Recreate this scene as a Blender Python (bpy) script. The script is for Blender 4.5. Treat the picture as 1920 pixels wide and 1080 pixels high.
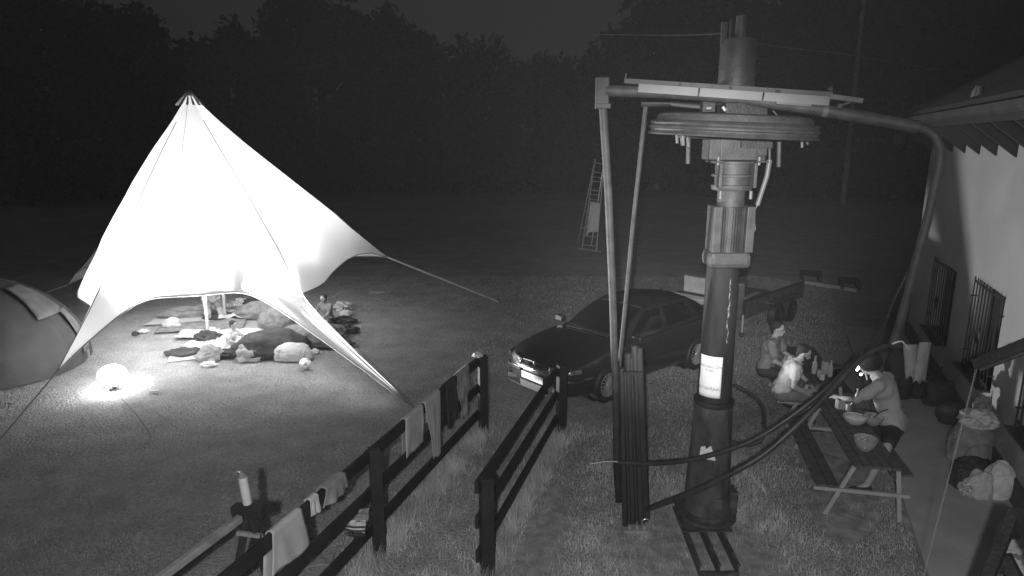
import bpy, bmesh, math, random
import numpy as np
from mathutils import Vector, Matrix, noise
R = math.radians
random.seed(7)
rng = np.random.default_rng(11)
for o in list(bpy.data.objects): bpy.data.objects.remove(o)
SC = bpy.context.scene
COL = SC.collection

# ------------------------------------------------------------------ camera
CAM_H, CAM_P, CAM_F = 4.3, R(12.6), 1250.0          # height (m), pitch below level, focal length in 1920-wide pixels
cd = bpy.data.cameras.new('camera'); cam = bpy.data.objects.new('camera', cd); COL.objects.link(cam)
cam.location = (0, 0, CAM_H); cam.rotation_euler = (R(90) - CAM_P, 0, 0)
cd.sensor_width = 36; cd.lens = 36 * CAM_F / 1920; cd.clip_end = 1000; cd.clip_start = .05
SC.camera = cam
# ------------------------------------------------------------------ world: dull overcast night sky
w = bpy.data.worlds.new('World'); SC.world = w; w.use_nodes = True
nt = w.node_tree; bgn = nt.nodes['Background']
bgn.inputs[0].default_value = (.5, .5, .5, 1); bgn.inputs[1].default_value = .025
SC.view_settings.view_transform = 'Standard'; SC.view_settings.look = 'None'
SC.view_settings.exposure = 0; SC.view_settings.gamma = 1; SC.view_settings.use_curve_mapping = False

def spot(name, loc, target, power, angle, blend=1.0, radius=.05):
    l = bpy.data.lights.new(name, 'SPOT'); l.energy = power; l.spot_size = R(angle); l.spot_blend = blend
    l.shadow_soft_size = radius
    o = bpy.data.objects.new(name, l); COL.objects.link(o); o.location = loc
    o.rotation_euler = (Vector(target) - Vector(loc)).to_track_quat('-Z', 'Y').to_euler()
    return o
# infrared illuminators of the camera post, left of the camera: one for the far field, one wide for the yard
spot('infrared_lamp_far', (-.20, -.60, 4.55), (7.0, 27, 0), 5200, 30, 1.0, .05)
spot('infrared_lamp_wide', (-.20, -.60, 4.55), (1.5, 8.0, .3), 1060, 140, .9, .05)

# ------------------------------------------------------------------ survey helpers
def ray(px, py):
    x = (px - 960) / CAM_F; y = (py - 540) / CAM_F; c, s = math.cos(CAM_P), math.sin(CAM_P)
    return Vector((x, c - y * s, -s - y * c))
def G(px, py, z=0.0):
    r = ray(px, py); return r * ((CAM_H - z) / -r.z) + Vector((0, 0, CAM_H))
def D(px, py, Y):
    r = ray(px, py); return r * (Y / r.y) + Vector((0, 0, CAM_H))

# ------------------------------------------------------------------ materials (monochrome infrared picture)
MATS = {}
def mat(name, v, rough=.8, metal=0.0, var=.25, scale=6.0, bump=0.0, bscale=None, emit=0.0, trans=0.0, spec=.5, stretch=None, coat=0.0, alpha=None):
    if name in MATS: return MATS[name]
    m = bpy.data.materials.new(name); m.use_nodes = True; MATS[name] = m
    t = m.node_tree; b = t.nodes['Principled BSDF']; L = t.links
    b.inputs['Roughness'].default_value = rough; b.inputs['Metallic'].default_value = metal
    b.inputs['Specular IOR Level'].default_value = spec
    if coat: b.inputs['Coat Weight'].default_value = coat; b.inputs['Coat Roughness'].default_value = .05
    if trans: b.inputs['Transmission Weight'].default_value = trans
    if alpha is not None: b.inputs['Alpha'].default_value = alpha
    if emit:
        b.inputs['Emission Color'].default_value = (1, 1, 1, 1); b.inputs['Emission Strength'].default_value = emit
    tc = t.nodes.new('ShaderNodeTexCoord'); mp = t.nodes.new('ShaderNodeMapping'); L.new(tc.outputs['Object'], mp.inputs[0])
    if stretch: mp.inputs['Scale'].default_value = stretch
    n = t.nodes.new('ShaderNodeTexNoise'); n.inputs['Scale'].default_value = scale; n.inputs['Detail'].default_value = 6
    L.new(mp.outputs[0], n.inputs['Vector'])
    r = t.nodes.new('ShaderNodeMapRange'); r.inputs[1].default_value = .3; r.inputs[2].default_value = .7
    r.inputs[3].default_value = v * (1 - var); r.inputs[4].default_value = min(v * (1 + var), .95)
    L.new(n.outputs['Fac'], r.inputs[0]); L.new(r.outputs[0], b.inputs['Base Color'])
    if bump:
        n2 = t.nodes.new('ShaderNodeTexNoise'); n2.inputs['Scale'].default_value = bscale or scale * 6; n2.inputs['Detail'].default_value = 5
        L.new(mp.outputs[0], n2.inputs['Vector'])
        bp = t.nodes.new('ShaderNodeBump'); bp.inputs['Strength'].default_value = bump; bp.inputs['Distance'].default_value = .02
        L.new(n2.outputs['Fac'], bp.inputs['Height']); L.new(bp.outputs[0], b.inputs['Normal'])
    return m
M = dict(
 dark_wood=mat('tarred_wood', .02, .75, var=.5, scale=4, bump=.5, stretch=(1, 1, 1), bscale=40),
 pale_wood=mat('weathered_wood', .28, .8, var=.3, scale=8, bump=.4),
 plank=mat('table_planks', .11, .6, var=.35, scale=10, bump=.3),
 steel=mat('painted_steel', .048, .6, .0, var=.35, scale=9, bump=.25),
 steel_dark=mat('dark_steel', .026, .55, .0, var=.4, scale=9, bump=.3),
 steel_light=mat('pale_steel', .11, .5, .0, var=.15, scale=6),
 rust=mat('worn_mast_paint', .022, .65, .0, spec=.2, var=.45, scale=5, stretch=(3, 3, .5), bump=.2, bscale=30),
 rubber=mat('rubber', .03, .6, var=.3),
 pole_cover=mat('black_pole_cover', .045, .45, var=.4, scale=5, stretch=(2, 2, .3)),
 alu=mat('aluminium', .6, .35, .6, var=.1),
 paper=mat('paper', .85, .7, var=.06, scale=4),
 ink=mat('ink', .03, .8, var=.1),
 plaster=mat('plaster', .30, .95, var=.10, scale=1.1, bump=.15, bscale=60),
 plinth=mat('plinth', .07, .9, var=.25, scale=5, bump=.3),
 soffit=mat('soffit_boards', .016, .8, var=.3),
 gutter=mat('gutter_metal', .06, .5, .3, var=.3, scale=4),
 bars=mat('black_iron', .035, .5, .3, var=.3),
 bars_dark=mat('dark_shutter', .02, .8, var=.3),
 concrete=mat('paving', .40, .9, var=.15, scale=2, bump=.3, bscale=40),
 towel=mat('towel', .55, .95, var=.12, scale=5, bump=.5, bscale=150),
 towel_grey=mat('grey_towel', .33, .95, var=.2, scale=7, bump=.5, bscale=150),
 cloth_dark=mat('dark_cloth', .05, .9, var=.35, scale=6, bump=.4),
 cloth_mid=mat('grey_cloth', .22, .9, var=.3, scale=7, bump=.4),
 cloth_light=mat('light_cloth', .6, .9, var=.15, scale=7, bump=.4),
 shirt_white=mat('white_cotton', .62, .9, var=.06, scale=7, bump=.3, bscale=30),
 shirt_grey=mat('grey_cotton', .42, .9, var=.08, scale=7, bump=.3, bscale=20),
 skin=mat('skin', .38, .6, var=.08, scale=10),
 hair=mat('hair', .03, .7, var=.5, scale=60, bump=.6, bscale=90),
 car=mat('car_paint', .05, .22, .4, var=.05, scale=2, coat=1.0),
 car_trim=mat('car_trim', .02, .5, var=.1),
 car_glass=mat('car_glass', .012, .06, var=.1, spec=.7),
 chrome=mat('chrome', .8, .15, 1.0, var=.05),
 lampglass=mat('headlight_glass', .3, .12, .5, var=.45, scale=22),
 rim=mat('alloy', .55, .35, .5, var=.1),
 ball=mat('ball', .8, .5, var=.05),
 ballpatch=mat('ball_patch', .3, .5, var=.1),
 glassbowl=mat('clear_plastic', .75, .12, trans=.55, var=.03),
 salad=mat('salad', .7, .6, var=.8, scale=35, bump=.8),
 dough=mat('dough', .9, .6, var=.1, scale=10, bump=.3),
 trailer=mat('trailer_side', .10, .6, .1, var=.3, scale=6),
 matfoam=mat('foam_mat', .5, .85, var=.08),
 bark=mat('bark', .28, .9, var=.3, bump=.5),
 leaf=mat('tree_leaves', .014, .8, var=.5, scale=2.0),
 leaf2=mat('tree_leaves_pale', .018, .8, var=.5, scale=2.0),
 lamp_glare=mat('lamp_face_glare', .9, .3, emit=42.0, var=0.0),
 glasses_glow=mat('led_and_frame_glow', .9, .3, emit=9.0, var=0.0),
 domefly=mat('dome_tent_fabric', .07, .7, var=.2, scale=3, bump=.1),
 domefly2=mat('dome_tent_flap', .17, .6, var=.2, scale=5, bump=.2),
 rope=mat('rope', .6, .9, var=.2, scale=50),
)
# star tent canvas: thin white cloth that lets lamp light through
m = mat('tent_canvas', .86, .75, var=.02, scale=2, bump=.08, bscale=5); t = m.node_tree
b = t.nodes['Principled BSDF']; tr = t.nodes.new('ShaderNodeBsdfTranslucent'); tr.inputs[0].default_value = (.85, .85, .85, 1)
mx = t.nodes.new('ShaderNodeMixShader'); mx.inputs[0].default_value = .38; outn = t.nodes['Material Output']
t.links.new(b.outputs[0], mx.inputs[1]); t.links.new(tr.outputs[0], mx.inputs[2]); t.links.new(mx.outputs[0], outn.inputs[0])
M['canvas'] = m
# ground: lawn with worn patches
def ground_material():
    m = bpy.data.materials.new('lawn'); m.use_nodes = True; t = m.node_tree; L = t.links; b = t.nodes['Principled BSDF']
    b.inputs['Roughness'].default_value = .95; b.inputs['Specular IOR Level'].default_value = .1
    tc = t.nodes.new('ShaderNodeTexCoord')
    def N(s, d, lo, hi):
        n = t.nodes.new('ShaderNodeTexNoise'); n.inputs['Scale'].default_value = s; n.inputs['Detail'].default_value = d
        L.new(tc.outputs['Object'], n.inputs['Vector'])
        r = t.nodes.new('ShaderNodeMapRange'); r.inputs[1].default_value = .3; r.inputs[2].default_value = .7
        r.inputs[3].default_value = lo; r.inputs[4].default_value = hi; L.new(n.outputs['Fac'], r.inputs[0]); return r, n
    a, _ = N(.25, 4, .85, 1.1); c, _ = N(1.7, 6, .82, 1.15); e, ne = N(28, 8, .78, 1.22); f, _ = N(110, 3, .85, 1.15)
    def mul(x, y):
        k = t.nodes.new('ShaderNodeMath'); k.operation = 'MULTIPLY'; L.new(x.outputs[0], k.inputs[0])
        if isinstance(y, float): k.inputs[1].default_value = y
        else: L.new(y.outputs[0], k.inputs[1])
        return k
    z = mul(mul(mul(mul(a, c), e), f), .38)
    L.new(z.outputs[0], b.inputs['Base Color'])
    bp = t.nodes.new('ShaderNodeBump'); bp.inputs['Strength'].default_value = .9; bp.inputs['Distance'].default_value = .05
    L.new(ne.outputs['Fac'], bp.inputs['Height']); L.new(bp.outputs[0], b.inputs['Normal'])
    return m
M['lawn'] = ground_material()
M['blade'] = mat('grass_blades', .44, .8, var=.35, scale=3)
M['blade_tall'] = mat('tall_grass_blades', .60, .8, var=.4, scale=3)
M['soil'] = mat('trampled_streaked_ground', .33, .95, var=.35, scale=6, bump=.6, bscale=40)

# ------------------------------------------------------------------ object helpers
WM = {}
def link(o, parent=None, wm=None):
    COL.objects.link(o)
    if parent is not None: o.parent = parent
    WM[o.name] = wm if wm is not None else (WM[parent.name].copy() if parent is not None else Matrix())
    return o
def tag(o, label=None, cat=None, group=None, kind=None):
    if label: o['label'] = label
    if cat: o['category'] = cat
    if group: o['group'] = group
    if kind: o['kind'] = kind
    return o
def thing(name, label, cat, loc=(0, 0, 0), rz=0.0, group=None):
    o = bpy.data.objects.new(name, None); o.empty_display_size = .1
    mtx = Matrix.Translation(loc) @ Matrix.Rotation(rz, 4, 'Z')
    o.location = loc; o.rotation_euler = (0, 0, rz); link(o, None, mtx)
    return tag(o, label, cat, group)
class MB:
    """collects shapes, links them as one mesh object"""
    def __init__(s): s.v = []; s.f = []
    def add(s, V, F):
        k = len(s.v); s.v += [tuple(p) for p in V]; s.f += [tuple(i + k for i in f) for f in F]; return s
    def box(s, c, size, mtx=None, rz=0, taper=1.0):
        hx, hy, hz = [a / 2 for a in size]; V = []
        for z in (-1, 1):
            tp = taper if z > 0 else 1
            for x, y in ((-1, -1), (1, -1), (1, 1), (-1, 1)): V.append(Vector((x * hx * tp, y * hy * tp, z * hz)))
        T = Matrix.Translation(c) @ (mtx or Matrix.Rotation(rz, 4, 'Z'))
        return s.add([T @ p for p in V], [(3, 2, 1, 0), (4, 5, 6, 7), (0, 1, 5, 4), (1, 2, 6, 5), (2, 3, 7, 6), (3, 0, 4, 7)])
    def beam(s, p0, p1, w, h, up=(0, 0, 1)):
        p0, p1 = Vector(p0), Vector(p1); d = (p1 - p0); l = d.length; d.normalize()
        sx = d.cross(Vector(up)); 
        if sx.length < 1e-4: sx = d.cross(Vector((0, 1, 0)))
        sx.normalize(); u = sx.cross(d); V = []
        for p in (p0, p1):
            for a, b_ in ((-1, -1), (1, -1), (1, 1), (-1, 1)): V.append(p + sx * a * w / 2 + u * b_ * h / 2)
        return s.add(V, [(3, 2, 1, 0), (4, 5, 6, 7), (0, 1, 5, 4), (1, 2, 6, 5), (2, 3, 7, 6), (3, 0, 4, 7)])
    def tube(s, path, r, seg=10, cap=True):
        path = [Vector(p) for p in path]; n = len(path); rs = r if isinstance(r, (list, tuple)) else [r] * n
        V = []; prev = None
        for i, p in enumerate(path):
            d = (path[min(i + 1, n - 1)] - path[max(i - 1, 0)]).normalized()
            if prev is None:
                a = d.cross(Vector((0, 0, 1)));
                if a.length < .05: a = d.cross(Vector((1, 0, 0)))
            else: a = prev - d * prev.dot(d)
            a.normalize(); prev = a; bb = d.cross(a)
            for k in range(seg):
                q = 2 * math.pi * k / seg; V.append(p + (a * math.cos(q) + bb * math.sin(q)) * rs[i])
        F = []
        for i in range(n - 1):
            for k in range(seg):
                F.append((i * seg + k, i * seg + (k + 1) % seg, (i + 1) * seg + (k + 1) % seg, (i + 1) * seg + k))
        if cap: F.append(tuple(range(seg - 1, -1, -1))); F.append(tuple((n - 1) * seg + k for k in range(seg)))
        return s.add(V, F)
    def lathe(s, prof, c=(0, 0, 0), seg=24, mtx=None, cap=True):
        T = Matrix.Translation(c) @ (mtx or Matrix()); V = []; n = len(prof)
        for r, z in prof:
            for k in range(seg):
                q = 2 * math.pi * k / seg; V.append(T @ Vector((r * math.cos(q), r * math.sin(q), z)))
        F = [(i * seg + k, i * seg + (k + 1) % seg, (i + 1) * seg + (k + 1) % seg, (i + 1) * seg + k) for i in range(n - 1) for k in range(seg)]
        if cap: F.append(tuple(range(seg - 1, -1, -1))); F.append(tuple((n - 1) * seg + k for k in range(seg)))
        return s.add(V, F)
    def ball(s, c, r, seg=12, rings=8, mtx=None):
        rr = r if isinstance(r, (tuple, list, Vector)) else (r, r, r)
        prof = [(math.sin(math.pi * i / rings), -math.cos(math.pi * i / rings)) for i in range(rings + 1)]
        prof[0] = (.001, -1); prof[-1] = (.001, 1)
        T = (mtx or Matrix()) @ Matrix.Diagonal((rr[0], rr[1], rr[2], 1))
        return s.lathe(prof, c, seg, T)
    def grid(s, P):
        h, w_ = len(P), len(P[0]); V = [p for row in P for p in row]
        return s.add(V, [(i * w_ + j, i * w_ + j + 1, (i + 1) * w_ + j + 1, (i + 1) * w_ + j) for i in range(h - 1) for j in range(w_ - 1)])
    def build(s, name, m, parent=None, smooth=False, world=True, solid=0, subdiv=0, bevel=0, fix=True):
        me = bpy.data.meshes.new(name)
        V = s.v
        if parent is not None and world:
            inv = WM[parent.name].inverted(); V = [tuple(inv @ Vector(p)) for p in V]
        me.from_pydata(V, [], s.f)
        if fix:
            bm = bmesh.new(); bm.from_mesh(me); bmesh.ops.recalc_face_normals(bm, faces=bm.faces); bm.to_mesh(me); bm.free()
        me.materials.append(m)
        if smooth:
            me.shade_smooth()
            if smooth != 'all': me.set_sharp_from_angle(angle=R(38))
        o = bpy.data.objects.new(name, me); link(o, parent)
        if solid: q = o.modifiers.new('solid', 'SOLIDIFY'); q.thickness = solid; q.offset = 0
        if subdiv: q = o.modifiers.new('sub', 'SUBSURF'); q.levels = subdiv; q.render_levels = subdiv
        if bevel: q = o.modifiers.new('bev', 'BEVEL'); q.width = bevel; q.segments = 2; q.limit_method = 'ANGLE'
        return o
def copy_tree(o, loc=None, rz=None, label=None, parent=None, group=None):
    c = o.copy(); COL.objects.link(c)
    if parent is not None: c.parent = parent
    if loc is not None: c.location = loc
    if rz is not None: c.rotation_euler = (0, 0, rz)
    if label: c['label'] = label
    if group: c['group'] = group
    for ch in list(o.children): copy_tree(ch, parent=c)
    return c
def nz(p, s=1.0, seed=0.0): return noise.noise(Vector(p) * s + Vector((seed, seed * 1.7, -seed)))
def crumple(name, c, size, m, label=None, cat=None, seed=0, amp=.35, freq=2.2, parent=None, group=None, rz=0, sub=5):
    """a lump of soft stuff (bag, heap of clothes) lying on something"""
    bm = bmesh.new(); bmesh.ops.create_icosphere(bm, subdivisions=sub, radius=1)
    for v in bm.verts:
        p = v.co.copy(); wv = Vector((p.x * .8 + p.y * .6, (p.y * .8 - p.x * .6) * .45, p.z * .8)) + .35 * noise.noise_vector(p * 1.4 + Vector((seed, 0, 0)))
        d = 1 + amp * noise.noise(p * freq * .8 + Vector((seed * 3.1, seed, 0))) + amp * .30 - amp * .8 * (1 - min(1, 1.6 * abs(noise.noise(wv * freq * 1.15 + Vector((0, seed, seed)))))) ** 2 * .6 - .05 * (1 - min(1, 2 * abs(noise.noise(wv * freq * 3.2 + Vector((seed, 0, seed)))))) ** 2
        q = p * d
        if q.z < -.35: q.z = -.35 + (q.z + .35) * .1
        v.co = Vector((q.x * size[0] / 2, q.y * size[1] / 2, (q.z + .38) * size[2] / 1.38))
    me = bpy.data.meshes.new(name); bm.to_mesh(me); bm.free(); me.materials.append(m); me.shade_smooth()
    o = bpy.data.objects.new(name, me)
    if parent is not None:
        mt = WM[parent.name].inverted() @ Matrix.Translation(c) @ Matrix.Rotation(rz, 4, 'Z'); me.transform(mt); link(o, parent)
    else:
        o.location = c; o.rotation_euler = (0, 0, rz); link(o, None, Matrix.Translation(c) @ Matrix.Rotation(rz, 4, 'Z'))
    if label: tag(o, label, cat, group)
    return o
def sheet(name, c, size, rz, m, label=None, cat=None, group=None, seed=0, amp=.03, parent=None, thick=.012, nu=26, nv=18, ragged=.06):
    """cloth or mat lying flat with wrinkles"""
    T = Matrix.Translation(c) @ Matrix.Rotation(rz, 4, 'Z'); P = []
    for i in range(nv + 1):
        row = []
        for j in range(nu + 1):
            x = (j / nu - .5) * size[0]; y = (i / nv - .5) * size[1]
            x += ragged * nz((x * 1.5, y * 1.5, 0), 1, seed); y += ragged * nz((x * 1.3, y * 1.8, 3), 1, seed + 4)
            z = thick + amp * (abs(nz((x, y * .7, 0), 3.0, seed)) * 1.6 + .7 * abs(nz((x, y, 1), 8.0, seed)))
            row.append(T @ Vector((x, y, z)))
        P.append(row)
    o = MB().grid(P).build(name, m, parent, smooth='all', solid=thick, fix=False)
    if label: tag(o, label, cat, group)
    return o
def text_mesh(s, size, mtx, name, m, parent, bend=None, extrude=.0):
    cu = bpy.data.curves.new(name, 'FONT'); cu.body = s; cu.size = size; cu.align_x = 'CENTER'; cu.align_y = 'CENTER'; cu.extrude = extrude
    o = bpy.data.objects.new('tmp', cu); COL.objects.link(o)
    dg = bpy.context.evaluated_depsgraph_get(); me = bpy.data.meshes.new_from_object(o.evaluated_get(dg))
    bpy.data.objects.remove(o)
    inv = WM[parent.name].inverted()
    for v in me.vertices:
        p = v.co.copy(); p = bend(p) if bend else mtx @ p; v.co = inv @ p
    me.materials.clear(); me.materials.append(m); me.name = name
    r = bpy.data.objects.new(name, me); link(r, parent); return r

# ================================================================== THE GROUND
def make_ground():
    # one sheet, denser near; gentle bumps
    xs = np.concatenate([-np.geomspace(160, 14, 14), np.linspace(-13, 12, 90), np.geomspace(13, 160, 14)])
    ys = np.concatenate([np.linspace(-6, 22, 100), np.geomspace(23, 190, 22)])
    P = []
    for y in ys:
        row = []
        for x in xs:
            z = .02 * nz((x, y, 0), .5) + .012 * nz((x, y, 5), 2.0)
            if y > 30: z += (y - 30) * .0
            row.append((x, y, z - .02))
        P.append(row)
    o = MB().grid(P).build('ground', M['lawn'], smooth='all'); tag(o, kind='structure')
make_ground()

# wall line of the house: origin near the second window, unit along the wall away from camera, normal towards the yard
WA = Vector((7.82, 11.8, 0)); WB = Vector((.367, .930, 0)).normalized(); WN = Vector((-.930, .367, 0)).normalized()
def W(t, n, z): return WA + WB * t + WN * n + Vector((0, 0, z))
def patch(name, pts, z, m, kind='structure'):
    o = MB().add([(p[0], p[1], z) for p in pts], [tuple(range(len(pts)))]).build(name, m); return tag(o, kind=kind)
# paved strip along the house, slightly raised slab
pv = MB()
a0, a1 = -9.5, 3.0
for (n0, n1) in ((.02, 1.22),):
    q = [W(a0, n0, 0), W(a1, n0, 0), W(a1, n1, 0), W(a0, n1, 0)]
    V = [(p.x, p.y, -.05) for p in q] + [(p.x, p.y, .035) for p in q]
    pv.add(V, [(3, 2, 1, 0), (4, 5, 6, 7), (0, 1, 5, 4), (1, 2, 6, 5), (2, 3, 7, 6), (3, 0, 4, 7)])
tag(pv.build('pavement', M['concrete']), kind='structure')
# trampled bare patches at mast foot and table, with narrow darker streaks beside them
def blob(name, c, rx, ry, rot, z, seed):
    pts = []
    for k in range(40):
        q = 2 * math.pi * k / 40; r = 1 + .25 * nz((math.cos(q) * 1.3, math.sin(q) * 1.3, seed)) + .12 * nz((math.cos(q) * 5, math.sin(q) * 5, seed))
        x, y = rx * r * math.cos(q), ry * r * math.sin(q)
        pts.append((c[0] + x * math.cos(rot) - y * math.sin(rot), c[1] + x * math.sin(rot) + y * math.cos(rot)))
    return patch(name, pts, z, M['soil'])
BARE = [((2.0, 6.3), .95, .9, .2), ((4.25, 7.9), .45, 1.5, -.37), ((2.55, 5.9), .18, .9, -.1), ((4.55, 6.4), .14, .8, -.1), ((.2, 6.6), .35, 1.3, -.3)]
for i, (c, rx, ry, rot) in enumerate(BARE): blob('bare_patch', c, rx, ry, rot, .0045 + .001 * i, i * 2.3)

# grass blades as real geometry
def grass(name, n, sampler, hmin, hmax, wid, m, seed):
    g = np.random.default_rng(seed); x, y, keep = sampler(g, n)
    x, y = x[keep], y[keep]; n = len(x)
    h = g.uniform(hmin, hmax, n) * g.uniform(.6, 1.1, n); a = g.uniform(0, 2 * np.pi, n); ln = g.uniform(.1, .9, n) * h; la = g.uniform(0, 2 * np.pi, n)
    wd = wid * g.uniform(.6, 1.3, n)
    V = np.zeros((n, 3, 3)); V[:, 0, 0] = x - np.cos(a) * wd; V[:, 0, 1] = y - np.sin(a) * wd; V[:, 1, 0] = x + np.cos(a) * wd; V[:, 1, 1] = y + np.sin(a) * wd
    V[:, :2, 2] = -.02; V[:, 2, 0] = x + np.cos(la) * ln; V[:, 2, 1] = y + np.sin(la) * ln; V[:, 2, 2] = h
    me = bpy.data.meshes.new(name); me.vertices.add(3 * n); me.vertices.foreach_set('co', V.ravel())
    me.loops.add(3 * n); me.loops.foreach_set('vertex_index', np.arange(3 * n, dtype=np.int32)); me.polygons.add(n)
    me.polygons.foreach_set('loop_start', np.arange(0, 3 * n, 3, dtype=np.int32)); me.update(calc_edges=True)
    me.materials.append(m); o = bpy.data.objects.new(name, me); link(o); return tag(o, kind='stuff')
def off_house(x, y): return ((x - WA.x) * WN.x + (y - WA.y) * WN.y) > 1.25
def bare_w(x, y):
    k = np.ones_like(x)
    for c, rx, ry, rot in BARE:
        dx, dy = x - c[0], y - c[1]; u = dx * math.cos(rot) + dy * math.sin(rot); v = -dx * math.sin(rot) + dy * math.cos(rot)
        d = (u / rx) ** 2 + (v / ry) ** 2; k = np.minimum(k, np.clip(d - .2, .30, 1))
    return k
def s_lawn(g, n):
    y = 4.2 * (21 / 4.2) ** g.random(n) ; x = (g.random(n) * 2 - 1) * (y * .80 + 1.0)
    return x, y, off_house(x, y) & (g.random(n) < bare_w(x, y))
grass('lawn_grass', 330000, s_lawn, .008, .026, .003, M['blade'], 3)
def tallness(x, y):
    v = np.sin(x * 2.1 + 1.3 * np.sin(y * 1.7)) * np.cos(y * 1.9 + x) * .5 + .5
    fl = (x > -.45 - (9.3 - y) * .33 - .2)          # right of fence A
    return v, fl
def s_tall(g, n):
    y = g.uniform(4.2, 9.6, n); x = g.uniform(-2.4, 5.2, n); v, fl = tallness(x, y)
    return x, y, fl & off_house(x, y) & (g.random(n) < (.12 + .88 * v ** 2) * bare_w(x, y) * np.where(x > 3.2, .35, 1) * np.where(y > 8.3, .4, 1))
grass('tall_grass', 110000, s_tall, .03, .115, .003, M['blade_tall'], 4)
def s_fence(g, n):
    tt = g.random(n); k = g.random(n) < .5
    x = np.where(k, -.43 - .98 * tt * 1.7, .73 - .98 * tt * 1.3) + g.normal(0, .09, n); y = np.where(k, 9.32 - 3 * tt * 1.7, 9.26 - 3.31 * tt * 1.3) + g.normal(0, .09, n)
    return x, y, np.ones(n, bool)
grass('fence_weeds', 9000, s_fence, .08, .24, .0035, M['blade_tall'], 5)

# ================================================================== THE HOUSE
def house():
    H_ = thing('house', 'white plastered house with barred windows along the right edge', 'house', WA, 0)
    T0, T1, ZT = -9.0, 2.7, 4.75
    wins = [(-.80, .62, .80, 2.10), (-3.40, -2.20, .92, 2.24)]           # t0,t1,z0,z1
    third = (-5.9, -4.75, .95, 2.25); wins.append(third)
    ts = sorted({T0, T1, *[a for w_ in wins for a in w_[:2]]}); mb = MB()
    TH = .42
    def quad(t0, t1, z0, z1, n=0.0):
        mb.add([W(t0, n, z0), W(t1, n, z0), W(t1, n, z1), W(t0, n, z1)], [(0, 1, 2, 3)])
    for i in range(len(ts) - 1):
        a, b_ = ts[i], ts[i + 1]; wn = [w_ for w_ in wins if abs(w_[0] - a) < 1e-6 and abs(w_[1] - b_) < 1e-6]
        if wn: quad(a, b_, .0, wn[0][2]); quad(a, b_, wn[0][3], ZT)
        else: quad(a, b_, 0, ZT)
    for a, b_, z0, z1 in wins:                     # reveals
        for p, q in (((a, z0), (b_, z0)), ((b_, z0), (b_, z1)), ((b_, z1), (a, z1)), ((a, z1), (a, z0))):
            mb.add([W(p[0], 0, p[1]), W(q[0], 0, q[1]), W(q[0], -.22, q[1]), W(p[0], -.22, p[1])], [(0, 1, 2, 3)])
    # far gable wall and the rest of the shell
    mb.add([W(T1, 0, 0), W(T1, -8, 0), W(T1, -8, ZT), W(T1, -4, 7.0), W(T1, 0, ZT)], [(0, 1, 2, 3, 4)])
    mb.add([W(T0, 0, 0), W(T0, -8, 0), W(T0, -8, ZT), W(T0, -4, 7.0), W(T0, 0, ZT)], [(4, 3, 2, 1, 0)])
    mb.add([W(T0, -8, 0), W(T1, -8, 0), W(T1, -8, ZT), W(T0, -8, ZT)], [(0, 1, 2, 3)])
    mb.build('wall', M['plaster'], H_, fix=False)
    pl = MB().box((0, 0, 0), (.001, .001, .001)); pl = MB()
    c = W((T0 + T1) / 2, .018, .17); pl.box(c, (T1 - T0, .036, .34), rz=math.atan2(WB.y, WB.x)); pl.build('plinth', M['plinth'], H_)
    rz = math.atan2(WB.y, WB.x)
    for k, (a, b_, z0, z1) in enumerate(wins):
        fr = MB(); fr.box(W((a + b_) / 2, -.2, (z0 + z1) / 2), (b_ - a, .03, z1 - z0), rz=rz)
        f = fr.build('window', M['bars_dark'], H_)
        fm = MB()
        for tt in (a + .03, (a + b_) / 2, b_ - .03): fm.box(W(tt, -.17, (z0 + z1) / 2), (.06, .04, z1 - z0 - .01), rz=rz)
        for zz in (z0 + .03, z1 - .03): fm.box(W((a + b_) / 2, -.168, zz), (b_ - a - .01, .036, .06), rz=rz)
        fm.build('window_frame', M['steel_dark'], f)
        sl = MB(); sl.box(W((a + b_) / 2, .0, z0 - .012), (b_ - a + .06, .34, .024), rz=rz); sl.build('window_sill', M['gutter'], f)
        gr = MB(); o_ = .055
        for zz in (z0 + .06, z1 - .02): gr.box(W((a + b_) / 2, o_, zz), (b_ - a + .1, .012, .035), rz=rz)
        for tt in (a + .0, b_ - .0):
            for zz in (z0 + .22, z1 - .25): gr.tube([W(tt + (.06 if tt > a else -.06), -.01, zz), W(tt + (.06 if tt > a else -.06), o_ + .03, zz)], .012, 6)
        g = gr.build('window_grille', M['bars'], H_)
        nb = 9
        for i in range(nb):
            tt = a - .02 + (b_ - a + .04) * i / (nb - 1)
            MB().box(W(tt, o_ + .012, (z0 + z1) / 2 + .02), (.016, .016, z1 - z0 + .06), rz=rz).build('bar', M['bars'], g)
        pm = MB(); pm.lathe([(.001, -.01), (.1, -.01), (.115, 0), (.1, .01), (.001, .01)], W((a + b_) / 2 + .03, o_ + .03, (z0 + z1) / 2 - .05), 16,
                            Matrix.Rotation(rz, 4, 'Z') @ Matrix.Rotation(R(90), 4, 'X'), cap=False)
        pm.build('round_plate', M['bars'], g)
    # eaves: brackets, soffit, fascia with gutter, roof
    OV = .62
    tks = np.arange(T1 - .08, T0, -.92)
    for tt in tks:
        b0, b1 = W(tt - .045, 0, 0), W(tt + .045, 0, 0); V = []
        for bb in (b0, b1):
            for n_, z_ in ((.002, 4.06), (.002, 4.70), (OV - .06, 4.66), (OV - .06, 4.50)): V.append(bb + WN * n_ + Vector((0, 0, z_)))
        MB().add(V, [(0, 1, 2, 3), (7, 6, 5, 4), (0, 4, 5, 1), (1, 5, 6, 2), (2, 6, 7, 3), (3, 7, 4, 0)]).build('eaves_bracket', M['soffit'], H_)
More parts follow.
